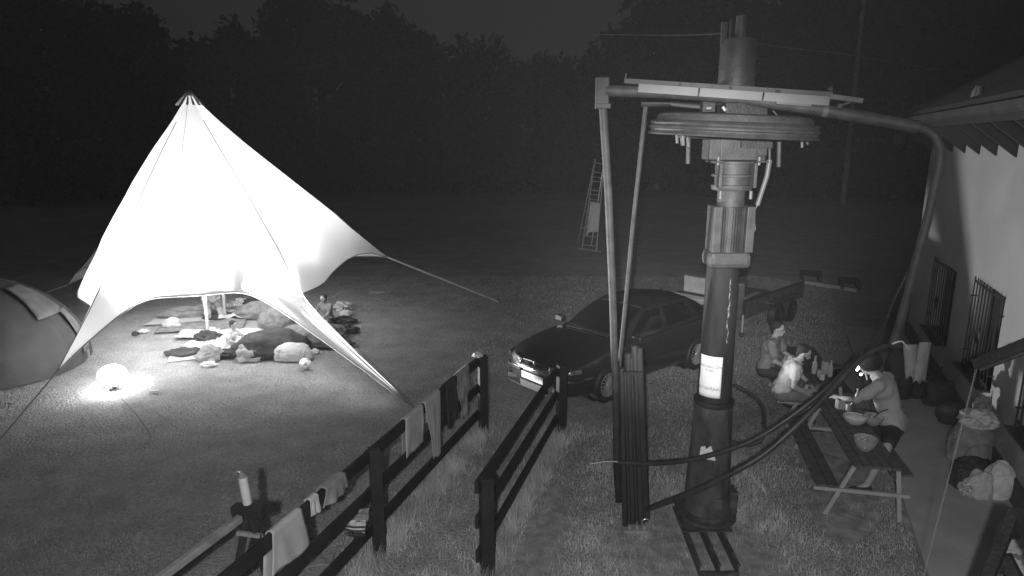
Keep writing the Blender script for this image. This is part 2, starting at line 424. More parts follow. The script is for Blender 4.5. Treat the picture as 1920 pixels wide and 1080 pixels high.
    def slab(n0, z0, n1, z1, th, name, m, ta=T0 - .4, tb=T1 + .5):
        V = []
        for tt in (ta, tb):
            for n_, z_ in ((n0, z0), (n1, z1), (n1, z1 + th), (n0, z0 + th)): V.append(W(tt, n_, z_))
        return MB().add(V, [(0, 1, 2, 3), (7, 6, 5, 4), (0, 4, 5, 1), (1, 5, 6, 2), (2, 6, 7, 3), (3, 7, 4, 0)]).build(name, m, H_)
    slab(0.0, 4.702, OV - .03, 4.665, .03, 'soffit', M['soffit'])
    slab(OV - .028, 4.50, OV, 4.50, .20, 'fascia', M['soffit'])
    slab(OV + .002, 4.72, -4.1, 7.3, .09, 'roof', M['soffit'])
    slab(-8.6, 4.72, -4.102, 7.3, .09, 'roof', M['gutter'])
    gt = MB(); prof = [(OV + .005, 4.70), (OV + .02, 4.61), (OV + .07, 4.58), (OV + .12, 4.61), (OV + .135, 4.70), (OV + .125, 4.70), (OV + .07, 4.592), (OV + .015, 4.70)]
    V = [W(tt, n_, z_) for tt in (T0 - .4, T1 + .5) for n_, z_ in prof]; k = len(prof)
    gt.add(V, [(i, (i + 1) % k, k + (i + 1) % k, k + i) for i in range(k)] + [tuple(range(k)), tuple(range(2 * k - 1, k - 1, -1))]); gt.build('gutter', M['gutter'], H_)
    # small pale cowl and stub on the eaves edge
    cp = W(-2.35, .45, 4.84)
    c0 = MB(); c0.lathe([(.05, -.04), (.055, .02), (.05, .10), (.02, .16), (.012, .2)], cp, 12); c0.build('roof_cowl', M['steel_light'], H_, smooth=True)
    c1 = MB(); c1.tube([cp + WB * -.22 + Vector((0, 0, -.05)), cp + WB * -.22 + Vector((0, 0, .17))], .05, 10); c1.build('vent_stub', M['steel_dark'], H_, smooth=True)
house()
# wooden arm fixed out of the house wall near the camera, with a thin chain hanging down from its end
arm_tip = D(1832, 683, 4.55); arm_in = D(1935, 642, 4.15)
ar = thing('timber_bracket', 'dark wooden arm with a pale underside strip reaching in from the right edge', 'beam', (arm_in.x, arm_in.y, arm_in.z))
MB().beam(arm_tip, arm_in, .075, .075).build('timber', M['dark_wood'], ar, bevel=.006)
MB().beam(arm_in, arm_in + Vector((.6, -.2, -.35)), .085, .085).build('rear_timber', M['dark_wood'], ar, bevel=.006)
d_ = (arm_in - arm_tip).normalized(); lo = Vector((0, 0, -.052))
MB().beam(arm_tip + d_ * .05 + lo, arm_in - d_ * .05 + lo, .03, .025).build('metal_strip', M['steel'], ar)
ch = MB(); c0 = arm_tip + Vector((0, 0, -.03)) ; c1 = G(1728, 1095, .0); c1 = D(1728, 1095, 4.3)
N_ = 90
for i in range(N_):
    p = c0.lerp(c1, i / N_); q = c0.lerp(c1, (i + .75) / N_); side = Vector((.0045, 0, 0)) if i % 2 else Vector((0, .0045, 0))
    ch.tube([p - side, q - side], .0017, 4); ch.tube([p + side, q + side], .0017, 4)
tag(ch.build('chain', M['alu']), 'thin bright metal chain hanging from the dark wooden arm down to the bottom edge', 'chain')

# ================================================================== FENCES
def fence(label, pts, h, railz, side, rw=.135, extra=None):
    F = thing('wooden_fence', label, 'fence', (pts[0][0], pts[0][1], 0))
    for i, p in enumerate(pts):
        mb = MB(); mb.box((p[0], p[1], h / 2 - .03), (.13, .13, h + .06), rz=.32, taper=.96); mb.build('post', M['dark_wood'], F, bevel=.008)
    for z in railz:
        for i in range(len(pts) - 1):
            a, b_ = Vector((*pts[i], z)), Vector((*pts[i + 1], z)); n = (b_ - a).cross(Vector((0, 0, 1))).normalized() * side
            a += n * .085; b_ += n * .085; e = (b_ - a).normalized() * .06
            sag = random.uniform(-.012, .012)
            MB().beam(a - e + Vector((0, 0, sag)), b_ + e * (.8 if i < len(pts) - 2 else 1), .04, rw).build('rail', M['dark_wood'], F, bevel=.006)
    return F
FA = [(-.43, 9.32), (-1.41, 6.32), (-2.40, 3.30)]
FB = [(.73, 9.26), (-.25, 5.95)]
fence('dark tarred three-rail fence hung with towels, running from the tent strap to the bottom left', FA, 1.2, (1.10, .68, .27), 1)
fence('dark tarred three-rail fence without towels, ending at the post in front of the car', FB, 1.08, (.98, .60, .22), 1)

# towels draped over fence A's top rail
ua = (Vector((*FA[1], 0)) - Vector((*FA[0], 0))).normalized(); na = Vector((-ua.y, ua.x, 0))
na = na if na.x > 0 else -na                     # towards the right (camera) side
def railpt(s, z=1.175):                          # s metres from the far post; offset to the rail's side
    nn = ua.cross(Vector((0, 0, 1))).normalized()
    p = Vector((*FA[0], 0)) + ua * s + nn * .085; p.z = z; return p
def drape(name, s0, s1, front, back, m, label, cat, seed, skew=0.0, flare=0.0, group=None, wob=.02, taper=0.0, gap=.032):
    nu, nv = 16, 40; P = []
    tot = front + back + .06
    for i in range(nv + 1):
        d = i / nv * tot - front - .03; row = []
        for j in range(nu + 1):
            f = j / nu; s = s0 + (s1 - s0) * f
            if d < -.03: side = 1; dz = -(d + .03) * -1; dz = -(-d - .03); off = gap
            elif d > .03: side = -1; dz = -(d - .03); off = gap
            else: side = -d / .03; dz = .012 * (1 - abs(side)); off = gap; 
            hang = min(0, dz); fr = -hang / max(front if side > 0 else back, .01)
            s_ = s + skew * (-hang) * (1 if side > 0 else -1) + flare * (f - .5) * (-hang) - taper * (f - .5) * (s1 - s0) * fr
            hh = dz * (1 + .10 * nz((f * 2, side * 3, seed)))
            o_ = off * side + (wob * nz((f * 4, hang * 3, seed), 1) * min(1, -hang * 6) + .012 * min(1, -hang * 5)) * (1 if side > 0 else -1)
            p = railpt(s_); p = p + na * o_; p.z += hh; row.append(p)
        P.append(row)
    o = MB().grid(P).build(name, m, smooth='all', solid=.007, fix=False); return tag(o, label, cat, group)
TG = 'towels drying on the fence'
drape('towel', 1.40, 1.86, .84, .35, M['towel'], 'long pale bath towel hanging to the lowest rail, right of the shorter pale one', 'towel', 1, skew=-.08, flare=-.32, group=TG)
drape('towel', 1.90, 2.36, .46, .62, M['towel'], 'pale towel draped beside the tent strap end, shorter in front', 'towel', 2, skew=.10, group=TG)
drape('towel', .88, 1.22, .60, .45, M['cloth_dark'], 'dark towel hanging between the grey cloth and the long pale towel', 'towel', 3, group=TG)
drape('towel', .40, .84, .66, .2, M['towel_grey'], 'narrow crumpled grey towel hanging next to the far fence post', 'towel', 4, group=TG, wob=.05, taper=.35)
drape('towel', 4.33, 4.72, .38, .5, M['towel'], 'folded white-hemmed towel over the top rail, nearest the camera', 'towel', 5, flare=.35, group=TG)
drape('sock', 4.08, 4.20, .16, .06, M['cloth_light'], 'small pale sock over the top rail beside the folded towel', 'sock', 6, wob=.03)
drape('sun_hat', 3.66, 3.98, .17, .12, M['towel_grey'], 'crumpled grey sun hat hung over the middle of the top rail', 'hat', 7, wob=.06, flare=.5, gap=.05)
p = railpt(.02); crumple('cloth', (p.x + .02, p.y - .0, 1.19), (.16, .15, .06), M['cloth_light'], 'pale cloth bunched on top of the far fence post', 'cloth', seed=8)
# clothes seen through the rails, on the ground side behind the fence
def loose_sheet(name, quad, Y, m, label, cat, seed, wob=.05):
    P = []
    for i in range(11):
        row = []
        for j in range(11):
            u, v = j / 10, i / 10; (x0, y0), (x1, y1), (x2, y2), (x3, y3) = quad
            x = (1 - v) * ((1 - u) * x0 + u * x1) + v * ((1 - u) * x3 + u * x2); y = (1 - v) * ((1 - u) * y0 + u * y1) + v * ((1 - u) * y3 + u * y2)
            row.append(D(x, y, Y + wob * nz((u * 3, v * 3, seed), 1) + .02 * math.sin(u * 9 + seed)))
        P.append(row)
    return tag(MB().grid(P).build(name, m, smooth='all', solid=.012, fix=False), label, cat)
loose_sheet('shirt', ((668, 956), (692, 952), (690, 978), (652, 978)), 6.12, M['towel_grey'], 'grey shirt hanging behind the middle rail beside the middle post', 'shirt', 1)
sh_ = loose_sheet('shorts', ((652, 976), (686, 975), (684, 1000), (648, 990)), 6.08, M['cloth_light'], 'striped pale shorts hanging below the grey shirt behind the fence', 'shorts', 2)
for k in range(3): MB().tube([D(646, 986 + 7 * k, 6.02), D(664, 989 + 7 * k, 6.0), D(685, 988 + 8 * k, 6.02)], .010, 5).build('stripe', M['cloth_dark'], sh_)
loose_sheet('pale_cloth', ((648, 1004), (664, 1008), (652, 1024), (639, 1040)), 6.0, M['towel_grey'], 'pale pointed cloth hanging between the two lower rails', 'cloth', 3)
p = G(590, 1056, .05); sheet('rag', (p.x, p.y, .02), (.4, .25), .3, M['towel_grey'], 'pale rag on the ground beyond the lowest rail at the bottom', 'cloth', seed=4, amp=.06)
p = G(640, 905, .05)

# sawhorse with bottle, bottom left beyond the fence
top = G(466, 962, 1.28)
sh = thing('sawhorse', 'dark wooden trestle with a pale long pole resting from it, bottom left', 'trestle', (top.x, top.y, 0))
for dx, dy in ((-.30, .0), (.33, -.05)):
    MB().beam(top + Vector((0, 0, .02)), (top.x + dx, top.y + dy - .12, 0), .06, .06).build('leg', M['dark_wood'], sh, bevel=.006)
MB().beam(top + Vector((-.14, .05, .0)), top + Vector((.14, -.03, .03)), .09, .10).build('head_block', M['dark_wood'], sh, bevel=.01)
e0 = top + Vector((-.06, -.03, -.03)); e1 = D(285, 1095, 4.15)
MB().beam(e0, e1, .055, .06).build('pale_pole', M['pale_wood'], sh, bevel=.006)
MB().beam(e0 + Vector((-.02, -.05, -.1)), e0 + Vector((.16, -.02, -.15)), .03, .03).build('cross_strut', M['pale_wood'], sh)
bt = thing('drinking_bottle', 'white drinking bottle with a grey loop cap standing on the trestle head', 'bottle', (top.x, top.y, top.z + .08))
c = (top.x, top.y, top.z + .085)
tilt = Matrix.Rotation(R(-5), 4, 'Y')
MB().lathe([(.034, 0), (.037, .01), (.037, .17), (.034, .19), (.037, .205), (.036, .235), (.030, .24)], c, 24, tilt).build('bottle_body', M['shirt_white'], bt, smooth=True)
MB().lathe([(.032, .241), (.033, .262), (.02, .275), (.012, .285), (.012, .30)], c, 20, tilt).build('cap', M['cloth_mid'], bt, smooth=True)
MB().tube([tilt @ Vector((-.03 + .02 * math.cos(q) , 0, .272 + .022 * math.sin(q))) + Vector(c) for q in np.linspace(-.5, 3.6, 14)], .003, 6).build('carry_loop', M['alu'], bt)
# timber corner at the lower right, with bits of white tangle on the ground
q0, q1, q2 = D(1902, 958, 4.2), D(1846, 1100, 3.9), D(1935, 1010, 4.0)
cr = thing('corner_timbers', 'dark timber corner frame leaning at the bottom right edge', 'frame', (q1.x, q1.y, 0))
MB().beam(q0, q1 + (q1 - q0) * .6, .07, .09).build('upright', M['dark_wood'], cr, bevel=.006)
MB().beam(q0, q2 + (q2 - q0) * 1.2, .07, .09).build('brace', M['dark_wood'], cr, bevel=.006)
q3, q4 = D(1884, 1040, 4.05), D(1918, 1105, 3.95)
MB().beam(q3, q4, .06, .07).build('lower_brace', M['dark_wood'], cr, bevel=.006)

# ================================================================== LIFT STATION
MX, MY = 2.21, 6.86
mast = thing('lift_mast', 'round steel lift mast with a paper notice, gearbox and horizontal pulley', 'mast', (MX, MY, 0))
def lathe_part(name, prof, m, parent=mast, c=(MX, MY, 0), seg=36, mtx=None): return MB().lathe(prof, c, seg, mtx).build(name, m, parent, smooth=True)
lathe_part('lower_tube', [(.262, .20), (.255, .25), (.222, .9), (.205, 1.40), (.198, 1.48)], mat('patchy_paint_lightened', .075, .6, 0, var=.6, scale=3.5, stretch=(2, 2, 1), bump=.3, bscale=30))  # patchy paint, base lightened to offset the shade on the lower tube
lathe_part('tube_collar', [(.205, 1.475), (.215, 1.49), (.215, 1.53), (.19, 1.54)], M['steel_dark'])
lathe_part('upper_tube', [(.182, 1.54), (.172, 2.2), (.168, 3.08)], M['rust'])
lathe_part('base_flange', [(.33, .13), (.33, .17), (.275, .175), (.272, .22)], mat('base_steel', .075, .6, var=.5, scale=12))
fb = MB()
for x in (-.19, 0, .19):
    fb.beam((MX - .10 + x, MY + .25, .07), (MX - .13 + x * 1.02, MY - .95, .06), .012, .14)
    fb.beam((MX - .10 + x, MY + .25, .135), (MX - .13 + x * 1.02, MY - .95, .125), .035, .01)
fb.box((MX - .08, MY - .12, .135), (.54, .50, .012)); fb.beam((MX - .33, MY - .95, .03), (MX + .07, MY - .95, .03), .03, .06)
fb.build('base_beams', mat('base_steel', .075, .6, var=.5, scale=12), mast)
for dx, dy in ((-.26, -.24), (.26, -.24), (-.26, .24), (.26, .24)):
    MB().lathe([(.018, .17), (.018, .215), (.01, .22), (.01, .25)], (MX + dx * .95, MY + dy * .95, 0), 8).build('anchor_bolt', M['steel'], mast)
MB().box((MX + .24, MY + .02, .30), (.18, .2, .26)).build('foot_box', mat('base_steel', .075, .6, var=.5, scale=12), mast, bevel=.01)
MB().box((MX + .03, MY - .3, .42), (.10, .03, .12)).build('junction_lug', M['steel_light'], mast, bevel=.01)
# cradle plates and motor with cooling fins
cr_ = Vector((MX, MY, 0)); fy = MY - .19
MB().box((MX - .02, fy + .06, 3.11), (.42, .34, .17)).build('cradle_bottom', M['steel'], mast, bevel=.05)
MB().box((MX - .175, fy + .02, 3.42), (.085, .26, .46)).build('cradle_side', M['steel'], mast, bevel=.01)
MB().box((MX + .15, fy + .02, 3.42), (.085, .26, .46)).build('cradle_side', M['steel'], mast, bevel=.01)
for z in (3.30, 3.50): MB().box((MX + .15, fy - .112, z), (.087, .004, .004)).build('cradle_seam', M['ink'], mast)
fins = MB(); 
lathe_part('motor_body', [(.13, 3.19), (.13, 3.64)], M['steel_dark'], c=(MX - .01, fy + .05, 0))
for k in range(34):
    q = 2 * math.pi * k / 34; a = Vector((math.cos(q), math.sin(q), 0)); b0 = Vector((MX - .01, fy + .05, 0))
    MB().beam(b0 + a * .14 + Vector((0, 0, 3.20)), b0 + a * .14 + Vector((0, 0, 3.63)), .005, .028, up=a).build('cooling_fin', M['steel_dark'], mast)
lathe_part('coupling', [(.135, 3.64), (.135, 3.80), (.19, 3.80), (.20, 3.815), (.20, 3.85), (.16, 3.855), (.16, 3.93), (.205, 3.935), (.205, 3.955), (.165, 3.96), (.165, 4.06), (.22, 4.065), (.22, 4.085)], M['steel'], c=(MX, fy + .1, 0))
for s_ in (-1, 1):
    MB().box((MX + s_ * .17, fy + .0, 3.95), (.03, .16, .24)).build('flange_rib', M['steel'], mast, bevel=.004)
    MB().box((MX + s_ * .22, fy - .0, 4.085), (.12, .2, .016)).build('flange_lug', M['steel_dark'], mast)
    MB().lathe([(.014, -.04), (.014, .04)], (MX + s_ * .2, fy - .06, 4.09), 8).build('flange_bolt', M['steel_light'], mast)
    MB().tube([(MX + s_ * .15, fy - .04, 3.72), (MX + s_ * .15, fy - .04, 3.80)], .018, 8).build('motor_stud', M['steel_light'], mast)
MB().box((MX, fy + .12, 4.22), (.36, .34, .25)).build('gearbox', M['steel'], mast, bevel=.012)
MB().box((MX - .215, fy + .10, 4.20), (.14, .28, .20)).build('gearbox_cover', M['steel'], mast, bevel=.012)
MB().box((MX + .215, fy + .10, 4.21), (.13, .28, .15)).build('gearbox_cover', M['steel'], mast, bevel=.012)
MB().box((MX + .215, fy + .12, 4.115), (.12, .25, .04)).build('gearbox_foot', M['steel_dark'], mast)
MB().box((MX + .02, fy + .13, 4.365), (.30, .30, .045)).build('gearbox_lid', M['steel_dark'], mast, bevel=.01)
# pulley wheel, slightly tipped
tw = Matrix.Rotation(R(2.4), 4, 'Y') @ Matrix.Rotation(R(1.5), 4, 'X'); wc = (MX - .02, MY - .04, 4.355)
wheel = lathe_part('pulley_wheel', [(r_ * .935, z_ * 1.25) for r_, z_ in [(.30, -.01), (.83, -.02), (.86, -.028), (.872, -.018), (.84, .004), (.845, .014), (.872, .022), (.868, .034), (.84, .05), (.85, .062), (.868, .066), (.85, .078), (.80, .085), (.775, .13), (.74, .142), (.70, .135), (.70, .06), (.30, .05)]], M['steel'], c=wc, seg=72, mtx=tw)
for k in range(6):
    q = k * math.pi / 3 + .2; a = Vector((math.cos(q), math.sin(q), 0)); MB().beam(Vector(wc) + tw @ (a * .12 + Vector((0, 0, .03))), Vector(wc) + tw @ (a * .66 + Vector((0, 0, .03))), .06, .05).build('spoke', M['steel_dark'], wheel)
for k, dx in enumerate((-.66, -.60, .52)):
    for j in range(2):
        x = MX + dx + .05 * j; MB().tube([(x, MY - .42 + .05 * j, 4.34), (x + .008, MY - .43, 4.26 - .02 * (k + j) % .05)], .013, 8).build('guide_roller', M['steel_light'], mast)
MB().beam((MX - .62, MY - .40, 4.325), (MX - .2, MY - .2, 4.31), .05, .03).build('roller_arm', M['steel_dark'], mast)
MB().beam((MX + .55, MY - .40, 4.315), (MX + .2, MY - .2, 4.30), .06, .03).build('roller_arm', M['steel_dark'], mast)
MB().tube([D(1291, 250, MY - .3), D(1290, 307, MY - .3)], .021, 10).build('drop_rod', M['steel'], mast)
MB().tube([D(1461, 260, MY - .3), D(1460, 313, MY - .3)], .021, 10).build('drop_rod', M['steel'], mast)
MB().box(D(1418, 268, MY - .25), (.30, .05, .10)).build('rod_bracket', M['steel_dark'], mast)
lathe_part('wheel_hub', [(.17, 4.40), (.17, 4.62), (.24, 4.62), (.24, 4.68), (.175, 4.68), (.175, 4.80), (.172, 5.22), (.165, 5.245), (.04, 5.25)], M['steel_dark'])
lathe_part('top_pipe', [(.052, 5.24), (.052, 5.46)], M['steel_dark'], c=(MX + .01, MY, 0), seg=16)
MB().box((MX - .16, MY - .02, 5.30), (.05, .04, .2)).build('cable_clamp', M['steel_dark'], mast)
MB().box((MX - .11, MY - .05, 5.30), (.02, .02, .24)).build('cable_clamp', M['steel_dark'], mast)
MB().box((MX + .02, MY - .22, 4.56), (.40, .2, .16)).build('hub_carrier', M['steel_dark'], mast, bevel=.01)
MB().box((MX - .28, MY - .05, 4.63), (.12, .1, .14)).build('side_bracket', M['steel_dark'], mast)
MB().tube([D(1324, 203, MY - .3), D(1333, 203, MY - .3)], .014, 8).build('bolt', M['alu'], mast)
MB().tube([D(1355, 200, MY - .36), D(1360, 207, MY - .36)], .016, 8).build('bolt', M['alu'], mast)
MB().tube([D(1449, 207, MY - .4), D(1463, 223, MY - .4)], .006, 6).build('wire_end', M['steel_light'], mast)
# conduit down the right side of the gearbox
pts = [D(1443, 265, MY - .2), D(1443, 300, MY - .2), D(1438, 330, MY - .2), D(1420, 385, MY - .2)]
MB().tube(pts[:2], .014, 10).build('conduit_stub', M['steel'], mast, smooth=True)
MB().tube(pts[1:], [.026, .024, .024], 12).build('cable_sleeve', M['steel_light'], mast, smooth=True)
MB().tube([D(1420, 385, MY - .2), D(1413, 400, MY - .2), D(1408, 425, MY - .22), D(1412, 440, MY - .2), D(1416, 430, MY - .2), D(1414, 405, MY - .2)], .006, 6).build('loose_cable', M['steel_light'], mast, smooth=True)
# loop pipe lower right of mast
pts = [D(x, y, MY - .05) for x, y in ((1376, 722), (1398, 732), (1420, 748), (1432, 764), (1434, 790), (1433, 802))]
MB().tube(pts, .018, 10).build('loop_pipe', M['steel_dark'], mast, smooth=True)
pts = [D(x, y, MY - .12) for x, y in ((1432, 818), (1425, 828), (1408, 834), (1385, 834), (1362, 826), (1348, 816), (1345, 806))]
MB().tube(pts, [.02, .024, .024, .024, .024, .022, .02], 10).build('loop_hose', M['steel'], mast, smooth=True)
MB().tube([D(x, y, MY - .24) for x, y in ((1366, 765), (1368, 800), (1369, 830))], .012, 8).build('side_pipe', M['steel_dark'], mast)
# peeled paint scar on the tube, notice paper and torn paper
def on_tube(px, py, rad, extra=.004):
    r = ray(px, py); o = Vector((0, 0, CAM_H)); c = Vector((MX, MY, 0)); rr = rad + extra
    a = r.x ** 2 + r.y ** 2; b_ = 2 * (r.x * (o.x - c.x) + r.y * (o.y - c.y)); cc = (o.x - c.x) ** 2 + (o.y - c.y) ** 2 - rr * rr
    disc = b_ * b_ - 4 * a * cc
    t_ = (-b_ - math.sqrt(max(disc, 0))) / (2 * a); return o + r * t_
def tube_sheet(corners, rad, nu=10, nv=12, extra=.006):
    (x0, y0), (x1, y1), (x2, y2), (x3, y3) = corners; P = []
    for i in range(nv + 1):
        v = i / nv; row = []
        for j in range(nu + 1):
            u = j / nu; x = (1 - v) * ((1 - u) * x0 + u * x1) + v * ((1 - u) * x3 + u * x2); y = (1 - v) * ((1 - u) * y0 + u * y1) + v * ((1 - u) * y3 + u * y2)
            row.append(on_tube(x, y, rad, extra))
        P.append(row)
    return P
NZ0, NZ1 = 1.60, 2.06                               # notice: heights on the tube
a_l, a_r = R(-168), R(-88)
def tubept(a, z, rad=.192): return Vector((MX + rad * math.cos(a), MY + rad * math.sin(a), z))
NP = MB().grid([[tubept(a_l + (a_r - a_l) * j / 14, NZ1 - (NZ1 - NZ0) * i / 12, .1875 + .002 * math.sin(i * .9)) for j in range(15)] for i in range(13)]).build('notice_paper', M['paper'], mast, smooth='all', solid=.001, fix=False)
def bend_line(zc):
    def f(p): 
        a = (a_l + a_r) / 2 + p.x / .19; q = tubept(a, zc + p.y, .1935); return q
    return f
text_mesh('SAMOOBSLUŽNÝ', .040, None, 'notice_text', M['ink'], NP, bend_line(1.945))
text_mesh('VLEK', .040, None, 'notice_text', M['ink'], NP, bend_line(1.905))
text_mesh('NEJ TCEVĚJNICE', .040, None, 'notice_text', M['ink'], NP, bend_line(1.70))
sc = MB()
for k in range(60):
    z = 2.22 + .68 * (k / 59); a = R(-80) + .09 * nz((z * 5, 0, 0), 1) + random.uniform(-.05, .05); w_ = (.012 + .05 * random.random() ** 2) * (1 - abs(k / 30 - 1) * .5); h_ = .006 + .022 * random.random()
    if random.random() < .25: continue
    rr_t = .182 - (z - 2.2) * .005 + .0035
    sc.add([tubept(a - w_, z - h_, rr_t), tubept(a + w_ * random.uniform(.2, .8), z - h_ * .7, rr_t), tubept(a + w_ * .8, z + h_ * random.uniform(.3, 1), rr_t), tubept(a - w_ * random.uniform(.1, .7), z + h_ * 1.2, rr_t)], [(0, 1, 2, 3)])
so_ = sc.build('paint_scar', M['cloth_mid'], mast, fix=False); so_['kind'] = 'stuff'
rp = MB(); outline = [(1314, 838), (1322, 836), (1324, 842), (1333, 836), (1338, 850), (1342, 864), (1325, 861), (1311, 857)]
rp.add([on_tube(x, y, .24, .008) for x, y in outline], [tuple(range(len(outline)))]); rp.build('torn_paper', M['paper'], mast, solid=.001)

# ---- guard frame of pipes
def pxpath(pts): return [D(x, y, Y) for x, y, Y in pts]
gf = thing('pipe_frame', 'tall bent steel pipe frame arching over the pulley on three legs', 'frame', (1.31, 7.44, 0))
MB().tube([G(1161, 940), D(1156, 860, 7.36)], .046, 14).build('leg_foot', M['steel_dark'], gf, smooth=True)
MB().tube(pxpath([(1156, 870, 7.37), (1155, 760, 7.3), (1149, 560, 7.2), (1141, 370, 7.1), (1130, 192, 7.0)]), .042, 14).build('leg', M['steel'], gf, smooth=True)
c = D(1129, 171, 6.98); MB().box(c, (.13, .12, .27)).build('corner_sleeve', M['steel'], gf, bevel=.012)
c = D(1130, 199, 6.98); MB().box(c, (.15, .13, .05)).build('corner_clamp', M['steel'], gf, bevel=.008)
MB().tube(pxpath([(1137, 170, 6.96), (1270, 174, 6.76), (1400, 186, 6.56), (1540, 206, 6.42), (1640, 223, 6.3), (1722, 238, 6.2)]), .056, 16).build('top_beam', M['steel'], gf, smooth=True)
MB().tube(pxpath([(1712, 236, 6.2), (1738, 243, 6.18), (1755, 257, 6.15), (1764, 280, 6.1), (1762, 310, 6.1), (1742, 400, 6.1), (1715, 500, 6.15), (1692, 590, 6.2), (1674, 645, 6.25)]), .04, 14).build('bent_leg', M['steel'], gf, smooth=True)
MB().tube(pxpath([(1211, 200, 8.1), (1200, 300, 8.1), (1186, 430, 8.1), (1172, 580, 8.1), (1160, 700, 8.1)]) + [G(1158, 892)], .028, 10).build('rear_leg', M['steel'], gf, smooth=True)
MB().tube(pxpath([(1203, 194, 8.1), (1260, 193, 8.0), (1330, 200, 7.3)]), .04, 10).build('rear_beam', M['steel_dark'], gf, smooth=True)
c = D(1547, 210, 7.2); MB().tube([D(1542, 206.5, 6.42), D(1551, 208, 6.41)], .062, 16).build('beam_band', M['steel_light'], gf, smooth=True)
# ---- pale boards lying along the top beam
bd = thing('lift_board', 'long pale metal rail carrier lying along the top beam of the pipe frame', 'rail', tuple(D(1370, 165, 6.6)))
MB().beam(D(1171, 152, 6.86), D(1560, 178, 6.36), .10, .05).build('upper_rail', M['steel'], bd, bevel=.004)
a, b_ = D(1196, 165, 6.80), D(1556, 190, 6.32)
for k in range(3):
    p, q = a.lerp(b_, k / 3 + .003), a.lerp(b_, (k + 1) / 3 - .003)
    MB().beam(p, q, .07, .085).build('pale_panel', M['steel_light'], bd, bevel=.004)
MB().beam(D(1556, 181, 6.34), D(1617, 189, 6.28), .06, .045).build('end_rail', M['steel_light'], bd, bevel=.003)
MB().beam(D(1455, 193, 6.38), D(1520, 198, 6.32), .05, .02).build('under_strip', M['steel_light'], bd)
MB().tube([D(1573, 199, 6.3), D(1595, 191, 6.3)], .01, 6).build('stay_rod', M['steel_light'], bd)
MB().tube([D(1572, 204, 6.3), D(1577, 196, 6.3)], .03, 8).build('stay_block', M['steel'], bd)
MB().beam(D(1172, 150, 6.84), D(1174, 137, 6.84), .012, .012).build('end_hook', M['steel'], bd)
MB().add([D(1549, 167, 6.34), D(1561, 162, 6.34), D(1561, 172, 6.34), D(1549, 167, 6.37), D(1561, 162, 6.37), D(1561, 172, 6.37)], [(0, 1, 2), (5, 4, 3), (0, 3, 4, 1), (1, 4, 5, 2), (2, 5, 3, 0)]).build('end_hook', M['steel'], bd)
for x, y in ((1277, 157), (1458, 171), (1370, 164)):
    MB().box(D(x, y + 2, 6.79 - (x - 1196) / 360 * .48), (.04, .03, .04)).build('rail_clip', M['steel_dark'], bd)
# ---- padded ropes sagging across to the bent leg
rA = thing('padded_rope', 'black sleeved rope sagging from the pole bundle in front of the mast, upper one', 'rope', tuple(G(1165, 868, .7)), group='sleeved ropes across the mast')
pts = pxpath([(1160, 867, 6.75), (1220, 869, 6.6), (1290, 863, 6.35), (1350, 848, 6.2), (1410, 826, 6.1), (1470, 790, 6.05), (1530, 745, 6.05), (1580, 700, 6.1), (1617, 662, 6.15)])
def smooth_path(P, n=6):
    out = []
    for i in range(len(P) - 1):
        p0, p1, p2, p3 = P[max(i - 1, 0)], P[i], P[i + 1], P[min(i + 2, len(P) - 1)]
        for k in range(n):
            t_ = k / n; out.append(.5 * ((2 * p1) + (p2 - p0) * t_ + (2 * p0 - 5 * p1 + 4 * p2 - p3) * t_ ** 2 + (3 * p1 - p0 - 3 * p2 + p3) * t_ ** 3))
    return out + [P[-1]]
MB().tube(smooth_path(pts), .027, 12).build('sleeve', M['pole_cover'], rA, smooth=True)
MB().tube(smooth_path(pxpath([(1617, 662, 6.15), (1645, 640, 6.2), (1678, 560, 6.5), (1712, 492, 6.6)])), .009, 8).build('bare_rope', M['steel_dark'], rA, smooth=True)
MB().tube(smooth_path(pxpath([(1160, 866, 6.75), (1140, 865, 6.8), (1118, 868, 6.8), (1106, 869, 6.8)])), .006, 6).build('rope_end', M['rope'], rA)
rB = thing('padded_rope', 'black sleeved rope sagging low across the mast foot, lower one', 'rope', tuple(G(1215, 955, .3)), group='sleeved ropes across the mast')
pts = pxpath([(1213, 955, 6.6), (1260, 938, 6.3), (1310, 918, 6.1), (1370, 888, 5.95), (1430, 853, 5.9), (1485, 806, 5.9), (1535, 757, 5.95), (1590, 696, 6.05), (1622, 666, 6.12), (1655, 650, 6.2), (1685, 648, 6.25)])
MB().tube(smooth_path(pts), .03, 12).build('sleeve', M['pole_cover'], rB, smooth=True)
MB().tube(smooth_path(pxpath([(1672, 645, 6.2), (1690, 640, 6.2), (1700, 650, 6.25), (1706, 655, 6.3)])), .009, 6).build('tie_cord', M['rope'], rB)
# ---- bundle of four covered tow poles on a foot plate
pb = thing('pole_rack', 'bundle of four tall black sleeved poles standing on a small foot plate', 'poles', tuple(G(1190, 992)))
Yb = G(1190, 992).y
for k, (xb, xt, y0, y1, r) in enumerate(((1172, 1166, 985, 690, .032), (1186, 1178, 980, 662, .040), (1202, 1190, 982, 648, .036), (1213, 1199, 975, 652, .034))):
    MB().tube([D(xb, y0, Yb + .03 * (k % 2)), D(xt, y1, Yb + .08)], r, 12).build('pole', M['pole_cover'], pb, smooth=True)
    if k < 3: MB().tube([D(xb + 8, y0 - 3, Yb - .02), D(xt + 6, y1 + 10, Yb + .05)], .012, 6).build('steel_core', M['steel'], pb, smooth=True)
MB().box(D(1190, 992, Yb - .02), (.27, .14, .035)).build('foot_plate', M['towel_grey'], pb, bevel=.004)
lc = D(1211, 980, Yb - .09)
MB().tube([lc + Vector((.045 * math.cos(q), 0, .045 * math.sin(q))) for q in np.linspace(-.8, 4.0, 16)], .005, 6).build('wire_loop', M['alu'], pb)
